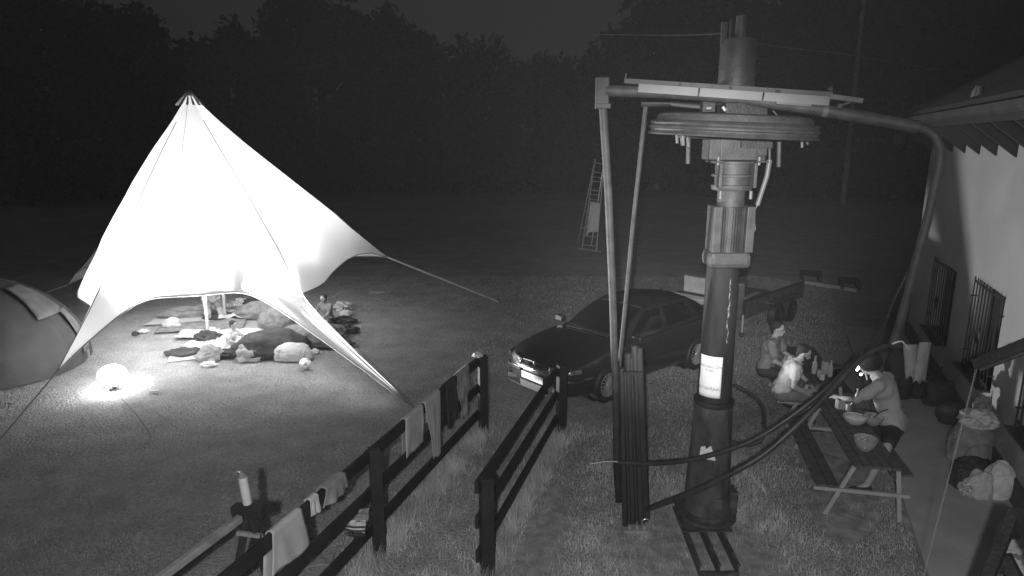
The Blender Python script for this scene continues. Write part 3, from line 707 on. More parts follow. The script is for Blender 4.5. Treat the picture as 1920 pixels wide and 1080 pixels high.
for k in range(3): MB().box(D(1180 + 14 * k, 988, Yb - .1), (.03, .03, .05)).build('plate_lug', M['alu'], pb)
MB().box(D(1186, 700, Yb + .02), (.2, .05, .04)).build('retaining_strap', M['steel_dark'], pb)

# ================================================================== CAR
CAR_LOC = (1.055, 11.10, 0); CAR_RZ = R(-139.7)
car = thing('parked_car', 'dark glossy saloon car parked facing left behind the pipe frame', 'car', CAR_LOC, CAR_RZ)
def cl(p): return WM[car.name] @ Vector(p)
def build_car():
    st = [(.92, .30, .30, .50, .52), (.90, .56, .26, .58, .60), (.84, .70, .22, .66, .68), (.70, .80, .19, .74, .775), (.40, .85, .18, .82, .865), (0, .865, .18, .875, .925), (-.42, .866, .18, .925, .975),
          (-1.2, .867, .18, .94, .98), (-2.0, .867, .18, .955, 1.0), (-2.55, .866, .19, .975, 1.03), (-3.0, .85, .21, .99, 1.06), (-3.35, .80, .26, .985, 1.065), (-3.53, .72, .33, .95, 1.02), (-3.585, .56, .40, .85, .90), (-3.59, .3, .45, .78, .80)]
    P = []
    for x, hw, zb, zs, zc in st:
        half = [(0, zb), (hw * .7, zb), (hw * .93, zb + .03), (hw * .985, zb + .12), (hw, zb + (zs - zb) * .45), (hw * .995, zb + (zs - zb) * .72), (hw * .975, zs - .05), (hw * .945, zs), (hw * .82, zs + (zc - zs) * .5), (hw * .45, zc - .004), (0, zc)]
        ring = [(x, y, z) for y, z in half] + [(x, -y, z) for y, z in half[-2:0:-1]]
        P.append([cl(p) for p in ring])
    n = len(P[0]); mb = MB(); V = [p for r in P for p in r]
    F = [(i * n + k, i * n + (k + 1) % n, (i + 1) * n + (k + 1) % n, (i + 1) * n + k) for i in range(len(P) - 1) for k in range(n)]
    F += [tuple(range(n))[::-1], tuple((len(P) - 1) * n + k for k in range(n))]
    mb.add(V, F); body = mb.build('body', M['car'], None)
    sm = body.modifiers.new('s', 'SUBSURF'); sm.levels = 2; sm.render_levels = 2
    cut = []
    for x in (0, -2.512):
        for s in (1, -1):
            c = MB().lathe([(.345, -.18), (.345, .3)], cl((x, s * .80, .315)), 36, Matrix.Rotation(CAR_RZ, 4, 'Z') @ Matrix.Rotation(R(90), 4, 'X')).build('cut', M['car_trim'])
            cut.append(c); q = body.modifiers.new('b', 'BOOLEAN'); q.object = c; q.operation = 'DIFFERENCE'; q.solver = 'EXACT'
    dg = bpy.context.evaluated_depsgraph_get(); me = bpy.data.meshes.new_from_object(body.evaluated_get(dg))
    inv = WM[car.name].inverted(); me.transform(inv); me.shade_smooth(); me.set_sharp_from_angle(angle=R(35))
    bpy.data.objects.remove(body)
    for c in cut: bpy.data.objects.remove(c)
    o = bpy.data.objects.new('body', me); me.name = 'body'; link(o, car)
build_car()
# dark wheel wells
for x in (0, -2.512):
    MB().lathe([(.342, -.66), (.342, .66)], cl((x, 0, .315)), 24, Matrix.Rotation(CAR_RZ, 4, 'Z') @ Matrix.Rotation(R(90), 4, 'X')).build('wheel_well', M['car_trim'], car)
# cabin
BELT = [(-.36, 0, .985), (-.42, .45, .975), (-.56, .70, .95), (-.95, .80, .955), (-1.5, .815, .965), (-2.05, .81, .98), (-2.55, .79, 1.0), (-2.95, .73, 1.03), (-3.14, .5, 1.07), (-3.2, 0, 1.075)]
ROOF = [(-1.16, 0, 1.392), (-1.18, .34, 1.380), (-1.24, .53, 1.352), (-1.40, .565, 1.375), (-1.62, .58, 1.392), (-2.05, .58, 1.390), (-2.35, .56, 1.378), (-2.55, .52, 1.352), (-2.60, .34, 1.362), (-2.61, 0, 1.368)]
def bulge(a, b, f, k=.035):
    p = Vector(a).lerp(Vector(b), f); m_ = math.sin(math.pi * f) * k; c = Vector((-1.9, 0, p.z)); d = (p - c); d.z = 0
    return p + d.normalized() * m_ * .6 + Vector((0, 0, m_ * .6))
nseg = 6; P = []
full = [(BELT[i], ROOF[i]) for i in range(10)] + [((b[0], -b[1], b[2]), (r[0], -r[1], r[2])) for b, r in list(zip(BELT, ROOF))[8:0:-1]]
for i in range(nseg + 1): P.append([cl(bulge(b, r, i / nseg)) for b, r in full])
n = len(full); V = [p for r in P for p in r]; F = [(i * n + k, i * n + (k + 1) % n, (i + 1) * n + (k + 1) % n, (i + 1) * n + k) for i in range(nseg) for k in range(n)]
mb = MB().add(V, F)
# roof skin
RP = []
for i in range(10):
    rx, ry, rz_ = ROOF[i]; row = []
    for j in range(9):
        f = j / 4 - 1; y = ry * f; crown = .045 * (1 - f * f) * (1 if .1 < i / 9 < .9 else .0 if i in (0, 9) else .4); row.append(cl((rx, y, rz_ + crown * (math.sin(math.pi * i / 9) ** .5 if 0 < i < 9 else 0))))
    RP.append(row)
mb.grid(RP); mb.build('cabin', M['car'], car, smooth=True)
def panel(idx, f0, f1, fa, fb, name, m, off=.006, shrink=0.0):
    """strip of the cabin between two outline positions and two heights"""
    nU, nV = 10, 6; P = []
    for v in range(nV + 1):
        row = []
        for u in range(nU + 1):
            w_ = f0 + (f1 - f0) * u / nU; f = fa + (fb - fa) * v / nV
            k = int(math.floor(w_)); g = w_ - k; b_ = Vector(full[k % n][0]).lerp(Vector(full[(k + 1) % n][0]), g); r_ = Vector(full[k % n][1]).lerp(Vector(full[(k + 1) % n][1]), g)
            p = bulge(b_, r_, f); c = Vector((-1.9, 0, p.z - .3)); d = (p - c).normalized(); row.append(cl(p + d * off))
        P.append(row)
    return MB().grid(P).build(name, m, car, smooth='all', fix=False)
panel(0, -1.75, 1.75, .07, .95, 'windshield', M['car_glass'])
panel(0, 7.55, 10.45, .10, .93, 'rear_window', M['car_glass'])
for a, b_ in ((2.25, 3.88), (4.12, 5.75), (5.85, 6.55)):
    panel(0, a, b_, .12, .88 if b_ < 6 else .75, 'side_window', M['car_glass'])
    panel(0, n - b_, n - a, .12, .88 if b_ < 6 else .75, 'side_window', M['car_glass'])
# frames of bright trim: cowl line, windshield top seal
MB().tube([cl((-.39, y, .983 - .02 * abs(y))) for y in np.linspace(-.55, .55, 9)], .008, 6).build('cowl_trim', M['steel_dark'], car)
MB().tube([cl((-.52, y, 1.02 - .01 * abs(y))) for y in np.linspace(-.1, .5, 6)], .007, 6).build('wiper', M['steel'], car)
MB().tube([cl((-1.15 - .14 * (abs(y) / .5) ** 2.5, y, 1.40 - .045 * (abs(y) / .5) ** 2)) for y in np.linspace(-.5, .5, 11)], .006, 6).build('windshield_seal', M['steel'], car)
# grille, badge, headlights, bumper, plate
def fx(y): return .915 - .10 * (abs(y) / .62) ** 2.2
gx = []
GR = [(-.30, .67), (-.06, .685), (0, .68), (.06, .685), (.30, .67), (.27, .545), (0, .535), (-.27, .545)]
MB().add([cl((fx(y) - .015 - .10 * (z - .54), y, z)) for y, z in GR] + [cl((fx(y) - .09 - .10 * (z - .54), y, z)) for y, z in GR], [tuple(range(8))] + [(i, (i + 1) % 8, 8 + (i + 1) % 8, 8 + i) for i in range(8)]).build('grille', M['car_trim'], car)
MB().tube([cl((fx(y) - .008 - .10 * (z - .54), y, z)) for y, z in GR + GR[:1]], .011, 6).build('grille_frame', M['chrome'], car)
for k in range(11):
    y = -.25 + .05 * k; MB().tube([cl((fx(y) - .01, y, .55)), cl((fx(y) - .022, y, .668))], .0035, 4).build('grille_bar', M['car_trim'], car)
MB().lathe([(.001, .012), (.03, .012), (.042, .004), (.045, 0)], cl((.90, 0, .665)), 20, Matrix.Rotation(CAR_RZ, 4, 'Z') @ Matrix.Rotation(R(80), 4, 'Y'), cap=False).build('round_badge', M['chrome'], car, smooth=True)
for s in (-1, 1):
    MB().add([cl((.906, s * .012, .64)), cl((.906, s * .05, .69)), cl((.902, s * .035, .64)), cl((.915, 0, .62))], [(0, 1, 2), (0, 2, 3)]).build('badge_wing', M['chrome'], car, solid=.004)
for s in (1, -1):
    rows = []
    for i in range(7):
        f = i / 6; row = []
        for j in range(13):
            u = j / 12; y = s * (.33 + .42 * u); zlow = .545 + .03 * u; zhi = .675 + .035 * u - .03 * max(0, u - .8) * 5; z = zlow + (zhi - zlow) * f
            x = .885 - .02 * f - .05 * u - .16 * u ** 3 + .018 * math.sin(math.pi * f); row.append(cl((x, y, z)))
        rows.append(row)
    h = MB().grid(rows).build('headlight', M['lampglass'], car, smooth='all', solid=.03, fix=False)
    for u, r in ((.25, .035), (.68, .05)):
        y = s * (.33 + .42 * u); x = .885 - .05 * u - .16 * u ** 3 + .012
        MB().lathe([(.001, .0), (r * .6, .004), (r, .012), (r, .0)], cl((x, y, .612 + .02 * u)), 20, Matrix.Rotation(CAR_RZ + s * .45 * u, 4, 'Z') @ Matrix.Rotation(R(80), 4, 'Y'), cap=False).build('reflector', M['chrome'], h, smooth=True)
    MB().beam(cl((.80, s * .745, .665)), cl((.62, s * .815, .68)), .02, .07).build('turn_lamp', M['lampglass'], car, bevel=.006)
    # bumper rub strip wrapping the corner and lower skirt line
    MB().tube([cl(p) for p in ((.935, s * .30, .50), (.915, s * .50, .50), (.86, s * .68, .50), (.72, s * .81, .505), (.42, s * .862, .515))], .022, 8).build('bumper_strip', M['car_trim'], car, smooth=True)
    MB().tube([cl(p) for p in ((.935, s * .28, .525), (.915, s * .50, .525), (.86, s * .68, .525), (.72, s * .815, .53), (.42, s * .866, .54))], .006, 6).build('bumper_trim', M['chrome'], car, smooth=True)
    MB().box(cl((-.60, s * .93, 1.0)), (.10, .2, .13), rz=CAR_RZ).build('wing_mirror', M['car'], car, bevel=.03, smooth=True)
    for x in (-1.42, -2.25): MB().box(cl((x, s * .875, .82)), (.17, .03, .035), rz=CAR_RZ).build('door_handle', M['car'], car, bevel=.012)
    # door shut lines
    for x0, x1 in ((-.55, -.60), (-1.52, -1.50), (-2.35, -2.52)):
        MB().tube([cl((x0 * 1.0, s * .868, .30)), cl((x0, s * .872, .62)), cl((x1, s * .858, .88)), cl((x1, s * .822, .955))], .0035, 4).build('door_seam', M['car_trim'], car)
    MB().tube([cl((x, s * .868, .56)) for x in (-.55, -1.5, -2.15)], .012, 6).build('side_moulding', M['car_trim'], car)
MB().add([cl((.935, y, z)) for y, z in ((-.32, .33), (.32, .33), (.30, .22), (-.30, .22))] + [cl((.87, y, z)) for y, z in ((-.32, .33), (.32, .33), (.30, .22), (-.30, .22))], [(0, 1, 2, 3), (0, 4, 5, 1), (1, 5, 6, 2), (2, 6, 7, 3), (3, 7, 4, 0)]).build('lower_intake', M['car_trim'], car)
for s in (-1, 1): MB().box(cl((.89, s * .52, .33)), (.07, .22, .09), rz=CAR_RZ - s * .3).build('fog_lamp_recess', M['car_trim'], car, bevel=.01)
MB().tube([cl((.93 - .1 * abs(y) ** 2.5, y, .215)) for y in np.linspace(-.6, .6, 11)], .007, 6).build('lip_edge', M['steel'], car)
pl_ = MB().box(cl((.945, 0, .435)), (.012, .52, .115), rz=CAR_RZ).build('number_plate', M['paper'], car, bevel=.004)
pm = Matrix.Translation(cl((.953, 0, .435))) @ Matrix.Rotation(CAR_RZ, 4, 'Z') @ Matrix(((0, 0, 1, 0), (1, 0, 0, 0), (0, 1, 0, 0), (0, 0, 0, 1)))
text_mesh('2E2  1962', .092, pm, 'plate_text', M['cloth_mid'], pl_)
# wheels
def wheel_parts(parent, c, rz, s, r=.315, wd=.19, spokes=16, dark=False):
    T = Matrix.Rotation(rz, 4, 'Z') @ Matrix.Rotation(R(-90) * s, 4, 'X')
    wh = MB().lathe([(r * .64, -wd / 2), (r * .93, -wd / 2), (r, -wd * .35), (r, wd * .35), (r * .93, wd / 2), (r * .64, wd / 2), (r * .62, wd * .3)], c, 40, T, cap=False).build('wheel', M['rubber'], parent, smooth=True)
    rm = MB(); rm.lathe([(r * .65, wd / 2 + .002), (r * .62, wd / 2 + .004), (r * .60, wd * .3), (r * .60, 0)], c, 36, T, cap=False)
    for k in range(spokes):
        q = 2 * math.pi * k / spokes; a = Vector((math.cos(q), math.sin(q), 0)); up = Vector((-a.y, a.x, 0))
        rm.beam(Vector(c) + T @ (a * r * .10 + Vector((0, 0, wd * .42))), Vector(c) + T @ (a * r * .63 + Vector((0, 0, wd * .46))), .012, .02, up=T @ Vector((0, 0, 1)))
    rm.lathe([(.001, wd * .5), (r * .14, wd * .48), (r * .17, wd * .4)], c, 16, T, cap=False)
    rm.build('rim', M['steel_dark'] if dark else M['rim'], wh, smooth=True)
    MB().lathe([(.001, wd * .1), (r * .58, wd * .1)], c, 24, T, cap=False).build('brake_disc', M['car_trim'], wh)
    return wh
for x in (0, -2.512):
    for s in (1, -1): wheel_parts(car, cl((x, s * .765, .315)), CAR_RZ, s)
MB().tube([cl((-2.46, 0, 1.42)), cl((-2.40, 0, 1.46))], .012, 6).build('antenna_base', M['car_trim'], car)
MB().tube([cl((-2.42, 0, 1.45)), cl((-2.60, 0, 1.66))], .004, 5).build('antenna', M['car_trim'], car)
for s in (-1, 1): MB().box(cl((-3.52, s * .62, .82)), (.14, .3, .2), rz=CAR_RZ + s * .25).build('tail_light', M['cloth_mid'], car, bevel=.02)

# ================================================================== TRAILER
TR_RZ = math.atan2(.70, .715) ; tA = Vector((5.05, 14.15, 0)); tu = Vector((math.cos(TR_RZ), math.sin(TR_RZ), 0)); tv = Vector((-tu.y, tu.x, 0))
tl = thing('box_trailer', 'dark twin-axle box trailer behind the car with its front board raised', 'trailer', tuple(tA), 0)
def tp(x, y, z): return tA + tu * x + tv * y + Vector((0, 0, z))
L_, Wd = 3.1, 1.45
MB().box(tp(L_ / 2, Wd / 2, .44), (L_, Wd, .05), rz=TR_RZ).build('floor', M['plank'], tl)
MB().box(tp(L_ / 2, 0, .62), (L_, .04, .36), rz=TR_RZ).build('side_board', M['trailer'], tl, bevel=.006)
MB().box(tp(L_ / 2, Wd, .62), (L_, .04, .36), rz=TR_RZ).build('side_board', M['trailer'], tl, bevel=.006)
MB().box(tp(L_, Wd / 2, .62), (.04, Wd - .04, .36), rz=TR_RZ).build('tail_board', M['trailer'], tl, bevel=.006)
MB().box(tp(0, Wd / 2, .82), (.04, Wd + .04, .78), rz=TR_RZ).build('front_board', M['trailer'], tl, bevel=.006)
MB().tube([tp(0, -.04, 1.23), tp(0, Wd + .04, 1.23)], .02, 6).build('front_rail', M['steel_dark'], tl)
MB().beam(tp(-.02, -.02, .82), tp(L_ + .03, -.02, .82), .05, .03).build('side_cap', M['steel'], tl)
for x in (0, L_): MB().box(tp(x, -.02, .64), (.05, .05, .44), rz=TR_RZ).build('corner_post', M['steel_dark'], tl)
MB().box(tp(-.12, Wd * .65, .80), (.2, 1.3, .06), rz=TR_RZ).build('folded_cover', M['steel'], tl, bevel=.01)
MB().beam(tp(.25, .12, .84), tp(1.1, .2, .83), .10, .02).build('loose_board', M['pale_wood'], tl)
MB().beam(tp(-1.3, Wd / 2, .42), tp(0, .2, .42), .07, .07).build('drawbar', M['steel_dark'], tl)
MB().beam(tp(-1.3, Wd / 2, .42), tp(0, Wd - .2, .42), .07, .07).build('drawbar', M['steel_dark'], tl)
MB().tube([tp(-.05, -.05, .55), tp(-.05, -.05, .14)], .025, 8).build('prop_stand', M['alu'], tl); MB().ball(tp(-.05, -.05, .1), .06).build('jockey_wheel', M['steel'], tl, smooth=True)
for k, x in enumerate((1.45, 2.15)):
    for y, s in ((-.12, -1), (Wd + .12, 1)):
        wheel_parts(tl, tp(x, y, .29), TR_RZ, s, r=.29, wd=.17, spokes=5, dark=True)
MB().box(tp(1.8, -.12, .63), (1.45, .2, .03), rz=TR_RZ).build('mudguard', M['trailer'], tl, bevel=.01)

# ladder, timber and blocks beyond, telephone pole, overhead wire
def ladder():
    b0, b1 = G(1091, 469), G(1118, 473); d = (b1 - b0); 
    t0 = D(1116, 298, b0.y + .9); t1 = D(1133, 301, b0.y + .9)
    T = thing('step_ladder', 'tall aluminium step ladder with a pale cloth hung over its middle rungs, far field', 'ladder', tuple(b0))
    for a, b_ in ((b0, t0), (b1, t1)): MB().tube([a, b_], .028, 6).build('stile', M['alu'], T)
    n_ = 10
    for k in range(n_):
        f = (k + .6) / n_; MB().tube([b0.lerp(t0, f), b1.lerp(t1, f)], .022, 5).build('rung', M['alu'], T)
    back = Vector((0, 1.7, 0)); 
    for a, b_ in ((b0 + back, t0), (b1 + back, t1)): MB().tube([a, b_], .024, 6).build('rear_stile', M['alu'], T)
    for k in range(4):
        f = (k + 1) / 5; MB().tube([(b0 + back).lerp(t0, f), (b1 + back).lerp(t1, f)], .02, 5).build('rear_rung', M['alu'], T)
    e = (b1 - b0).normalized(); MB().tube([b0 - e * .22 + Vector((0, 0, .05)), b1 + e * .22 + Vector((0, 0, .05))], .03, 6).build('foot_bar', M['alu'], T)
    q = [b0.lerp(t0, f) + e * .05 + Vector((0, -.09, 0)) for f in (.20, .54)]; r = [b1.lerp(t1, f) - e * .02 + Vector((0, -.09, 0)) for f in (.22, .53)]
    rows = [[q[0].lerp(q[1], i / 10).lerp(r[0].lerp(r[1], i / 10), j / 8) + Vector((0, -.02 - .03 * nz((j * .5, i * .3, 2)), -.12 * (1 - i / 10) * (1 if j < 2 else 0))) for j in range(9)] for i in range(11)]
    c = MB().grid(rows).build('hung_cloth', M['towel'], smooth='all', solid=.02, fix=False); tag(c, 'pale cloth hung over the far step ladder', 'cloth')
ladder()
pb_ = G(1510, 531); pe = G(1608, 548)
tm = MB().beam(G(1502, 531) + Vector((0, 0, .06)), pe + Vector((0, 0, .06)), .14, .10).build('timber_beam', M['pale_wood'])
tag(tm, 'long pale timber lying on the lawn beyond the trailer', 'beam')
for k, (x, y, sx) in enumerate(((1519, 527, .62), (1591, 541, .55))):
    c = G(x, y); t_ = thing('wooden_pallet', ['dark slatted pallet on the left end of the timber beyond the trailer', 'dark slatted pallet on the right end of the timber beyond the trailer'][k], 'pallet', tuple(c), -.35, 'pallets on the far lawn')
    for j in range(4): MB().box((0, -.35 + .24 * j, .24), (sx, .14, .03)).build('slat', M['dark_wood'], t_, world=False)
    for j in (-1, 1): MB().box((j * sx * .4, 0, .14), (.08, .9, .17)).build('runner', M['dark_wood'], t_, world=False)
g0 = G(1580, 382); tb = thing('telephone_pole', 'tall thin wooden pole standing far off between mast and house', 'pole', tuple(g0))
MB().tube([g0, (g0.x - .05, g0.y, 14.5)], [.17, .12], 10).build('pole', M['bark'], tb, smooth=True)
MB().box((g0.x + .25, g0.y - .1, g0.z + 3.6), (.28, .2, .5)).build('switch_box', M['steel'], tb); MB().tube([(g0.x + .2, g0.y, 0.2), (g0.x + .2, g0.y, 3.4)], .04, 6).build('cable_duct', M['steel_dark'], tb)
wp = [Vector((MX + .1, MY, 5.22))] + [D(x, y, Y) for x, y, Y in ((1500, 92, 9), (1590, 102, 12), (1690, 120, 16), (1780, 132, 22), (1890, 141, 30), (2050, 150, 45))]
tag(MB().tube(smooth_path(wp), .008, 5).build('overhead_wire', M['steel']), 'thin overhead wire running from the mast top to the right', 'wire')
wp = [Vector((MX - .18, MY, 5.30)), D(1250, 66, 9), D(1100, 64, 16)]
tag(MB().tube(smooth_path(wp), .006, 5).build('overhead_wire', M['steel_dark']), 'thin overhead wire leaving the mast top to the left', 'wire')

# ================================================================== STAR TENT
TC = Vector((-6.62, 14.2, 0)); TOP = Vector((-6.60, 14.2, 5.22))
tent = thing('star_tent', 'white star shaped event tent glowing in the floodlight', 'tent', tuple(TC))
ARM = [  # angle deg, end radius, end height, ridge profile (r,z)
 (26.5, 4.0, 1.50), (-39.5, 6.52, .08), (-99.5, 4.10, .66), (-208.6, 5.6, .60), (-265, 6.8, .1)]
PROF = {26.5: [(0, 5.22), (.5, 4.68), (1.0, 4.2), (2.0, 3.32), (2.8, 2.62), (3.2, 2.22), (3.5, 1.95), (3.75, 1.72)],
        -39.5: [(0, 5.22), (.5, 4.66), (1.0, 4.17), (2.0, 3.22), (2.8, 2.38), (3.3, 1.80), (3.7, 1.36), (4.4, .96)],
        -99.5: [(0, 5.22), (.5, 4.62), (1.0, 4.10), (1.8, 3.20), (2.4, 2.50), (2.9, 1.90), (3.3, 1.45), (3.7, 1.05)],
        -208.6: [(0, 5.22), (.5, 4.64), (1.0, 4.12), (1.9, 3.28), (2.6, 2.68), (3.3, 2.22), (4.0, 1.70), (4.7, 1.20)],
        -265: [(0, 5.22), (.5, 4.66), (1.0, 4.17), (2.0, 3.30), (2.9, 2.52), (3.45, 2.02), (3.9, 1.66), (4.6, 1.2)]}
def arm_prof(a, re, ze): return PROF[a] + [(re, ze)]
def mid_prof(rm, zm, k=1.0):
    return [(0, 5.22)] + [(r * k, z) for r, z in ((.42, 4.62), (.85, 4.08), (1.35, 3.35), (1.75, 2.75), (2.0, 2.35), (2.15, 2.05))] + [((2.15 * k + rm) / 2 * 1.01, (2.05 + zm) / 2 - .02), (rm, zm)]
def interp(prof, u):
    k = min(int(u * 8), 7); f = u * 8 - k; return (prof[k][0] + (prof[k + 1][0] - prof[k][0]) * f, prof[k][1] + (prof[k + 1][1] - prof[k][1]) * f)
MIDS = [(2.50, 1.22), (2.45, 1.50), (2.42, 1.28, .93), (2.5, 1.6), (2.5, 1.6)]    # between arm i and i+1
PAN = 20; NU = 34
for i in range(5):
    a0 = ARM[i][0]; a1 = ARM[(i + 1) % 5][0]
    if i == 4: a1 = a0 - (a0 - 26.5 + 360) % 360 if False else 26.5 - 360
    p0 = arm_prof(*ARM[i]); p1 = arm_prof(*ARM[(i + 1) % 5]); pm_ = mid_prof(*MIDS[i]); P = []
    for r_ in range(NU + 1):
        u = r_ / NU; row = []
        for j in range(PAN * 2 + 1):
            w_ = j / (PAN * 2); w_ = .5 + .5 * math.copysign(abs(2 * w_ - 1) ** .45, 2 * w_ - 1)      # denser near the arms
            k = abs(2 * w_ - 1); pw = 1.7 + 5.2 * max(0, (u - .35) / .65) ** 1.1; b_ = k ** pw
            pa = p0 if w_ < .5 else p1; ra, za = interp(pa, u); rm_, zm = interp(pm_, u)
            r = rm_ + (ra - rm_) * b_; z = zm + (za - zm) * b_ ** 1.15 + (.30 * math.sin(math.pi * min(1, b_ * 1.0)) ** 1.0 * max(0, (u - .8) / .2) if (i == 0 and w_ < .5) or (i == 2 and w_ > .5) else 0)
            q = R(a0 + (a1 - a0) * w_); wr = .012 * nz((math.cos(q) * 3, math.sin(q) * 3, u * 2), 1, 3) * (1 if 0 < u < 1 else .3)
            fold = .02 * math.sin(k * 60) * max(0, (k - .82) / .18) * max(0, u - .5) 
            row.append(Vector((TC.x + r * math.cos(q) + wr, TC.y + r * math.sin(q), z + wr + fold)))
        P.append(row)
    MB().grid(P).build('canopy_panel', M['canvas'], tent, smooth='all', fix=False)
    # hem rope
    MB().tube(P[-1][::2], .012, 6).build('hem_cord', M['cloth_mid'], tent)
# ridge seams, crown cap and pole
for i, (a, re, ze) in enumerate(ARM):
    pr = arm_prof(a, re, ze); q = R(a); MB().tube([(TC.x + r * math.cos(q), TC.y + r * math.sin(q), z + .006) for r, z in pr[1:]], .007, 5).build('seam', M['cloth_mid'], tent)
MB().tube([(TC.x + r * math.cos(R(-80)), TC.y + r * math.sin(R(-80)), z + .012) for r, z in ((.05, 5.17), (.43, 4.62), (.86, 4.09), (1.25, 3.5))], .004, 4).build('seam', M['cloth_mid'], tent)
cw = MB()
for k in range(8):
    q = R(-180 + k * 26); cw.add([(TC.x + .03 * math.cos(q), TC.y + .03 * math.sin(q), 5.26), (TC.x + .26 * math.cos(q - .10), TC.y + .26 * math.sin(q - .10), 4.975), (TC.x + .28 * math.cos(q + .10), TC.y + .28 * math.sin(q + .10), 4.975)], [(0, 1, 2)])
cw.build('crown_reinforcement', M['towel'], tent, solid=.01); MB().lathe([(.06, 5.17), (.07, 5.22), (.05, 5.27), (.01, 5.28)], (TC.x, TC.y, 0), 12).build('crown_cap', M['steel_light'], tent, smooth=True)
MB().tube([(TC.x - .12, TC.y, 0), (TC.x - .02, TC.y, 5.2)], .035, 10).build('centre_pole', M['shirt_white'], tent, smooth=True)
MB().box((TC.x - .12, TC.y, .02), (.18, .18, .03)).build('pole_foot', M['cloth_light'], tent)
def strap(name, a, b_, r, m, par): return MB().tube([a, b_], r, 5).build(name, m, par)
tip = TC + Vector((4.1 * math.cos(R(-99.5)), 4.1 * math.sin(R(-99.5)), .66)); strap('guy_strap', tip, G(0, 824), .012, M['cloth_mid'], tent)
strap('guy_strap', TC + Vector((4.0 * math.cos(R(26.5)), 4.0 * math.sin(R(26.5)), 1.50)), TC + Vector((7.0 * math.cos(R(26.5)), 7.0 * math.sin(R(26.5)), .05)), .022, M['cloth_light'], tent)
strap('guy_strap', TC + Vector((5.6 * math.cos(R(-208.6)), 5.6 * math.sin(R(-208.6)), .60)), TC + Vector((7.6 * math.cos(R(-208.6)), 7.6 * math.sin(R(-208.6)), .02)), .022, M['cloth_light'], tent)
e_ = TC + Vector((7.0 * math.cos(R(26.5)), 7.0 * math.sin(R(26.5)), .06)); strap('peg', e_ + Vector((-.02, 0, .12)), e_ + Vector((.02, 0, -.05)), .012, M['steel'], tent)
# dark folds pleated in the right front arm
q = R(-39.5); e2 = TC + Vector((6.52 * math.cos(q), 6.52 * math.sin(q), .08)); s2 = Vector((-math.sin(q), math.cos(q), 0))
for k in range(4):
    o_ = (k - 1.5) * .09; MB().tube([TC + Vector((r * math.cos(q), r * math.sin(q), z + .02)) + s2 * o_ * f for r, z, f in ((3.75, 1.33, 1.1), (4.4, .965, 1.0), (5.4, .55, .75), (6.5, .1, .12))], .006, 4).build('pleat', M['cloth_mid'], tent)

# floodlight on the grass in front of the tent
FL = G(214, 728, .0); fl = thing('floodlight', 'blazing floodlight standing on the grass in front of the white tent', 'lamp', (FL.x, FL.y, 0))
fz = .30
MB().tube([(FL.x, FL.y, 0), (FL.x, FL.y, .08)], .03, 8).build('pedestal', M['steel_dark'], fl)
MB().lathe([(.12, .05), (.13, .07), (.11, .09), (.05, .09)], (FL.x, FL.y, 0), 20).build('housing', M['steel_dark'], fl, smooth=True)
MB().ball((FL.x, FL.y, .24), (.24, .22, .19), 32, 18).build('lens', M['lamp_glare'], fl, smooth='all')  # glowing ball made larger to stand for the lamp's glare
spot('canopy_fill', (TC.x + .1, TC.y - .15, 1.10), (TC.x + .02, TC.y, 5), 560, 168, .5, .10)  # added light without a fixture, brightens the canopy from inside
for s in (-1, 1): MB().tube([(FL.x + s * .11, FL.y, .08), (FL.x + s * .16, FL.y, .02), (FL.x + s * .16, FL.y - .10, .015)], .012, 6).build('stand', M['steel_dark'], fl)
spot('floodlight_beam', (FL.x, FL.y + .40, fz + .05), (FL.x + .1, FL.y + 4, fz + 4.6), 2300, 100, .4, .12)
spot('floodlight_beam', (FL.x + .38, FL.y, .12), (FL.x + 9.3, FL.y + .6, 6.6), 4600, 74, .05, .10)
cb = MB().tube(smooth_path([G(228, 748, .01), G(245, 765, .01), G(262, 785, .01), G(276, 805, .01), G(283, 820, .01), G(279, 832, .01)]), .008, 5).build('power_cable', M['cloth_mid']); tag(cb, 'thin power cable curling over the grass from the floodlight', 'cable')
for i, (a, b_, lb) in enumerate((((118, 705), (190, 812), 'thin guy rope running down from the dome tent towards the floodlight'), ((262, 752), (345, 812), 'thin rope lying on the grass right of the floodlight'))):
    tag(MB().tube([G(*a, .3 if i == 0 else .02), G(*b_, .01)], .005, 4).build('guy_rope', M['towel_grey']), lb, 'rope')
# ================================================================== DOME TENT (left edge)
DC = Vector((-11.05, 12.2, 0)); dome = thing('dome_tent', 'dark dome tent with an open pale door flap at the left edge', 'tent', tuple(DC))
rows = []; RX, RY, RZ = 2.55, 2.2, 1.75
for i in range(17):
    f = R(90) * i / 16; row = []
    for j in range(49):
        q = 2 * math.pi * j / 48; k = 1 + .035 * math.cos(4 * q) * math.cos(f) + .01 * nz((q * 3, f * 4, 0))
        row.append((DC.x + RX * math.cos(f) ** .8 * math.cos(q) * k, DC.y + RY * math.cos(f) ** .8 * math.sin(q) * k, RZ * math.sin(f)))
    rows.append(row)
MB().grid(rows).build('flysheet', M['domefly'], dome, smooth='all', fix=False)
def dome_pt(f, q, k=1.01): f, q = R(f), R(q); return Vector((DC.x + RX * math.cos(f) ** .8 * math.cos(q) * k, DC.y + RY * math.cos(f) ** .8 * math.sin(q) * k, RZ * math.sin(f) * k))
for q0, off in ((20, 0), (22, 2.2), (148, 0)):
    MB().tube([dome_pt(f, q0 + off, 1.03) for f in range(0, 91, 6)], .014, 6).build('tent_pole', M['steel_light'], dome, smooth=True)
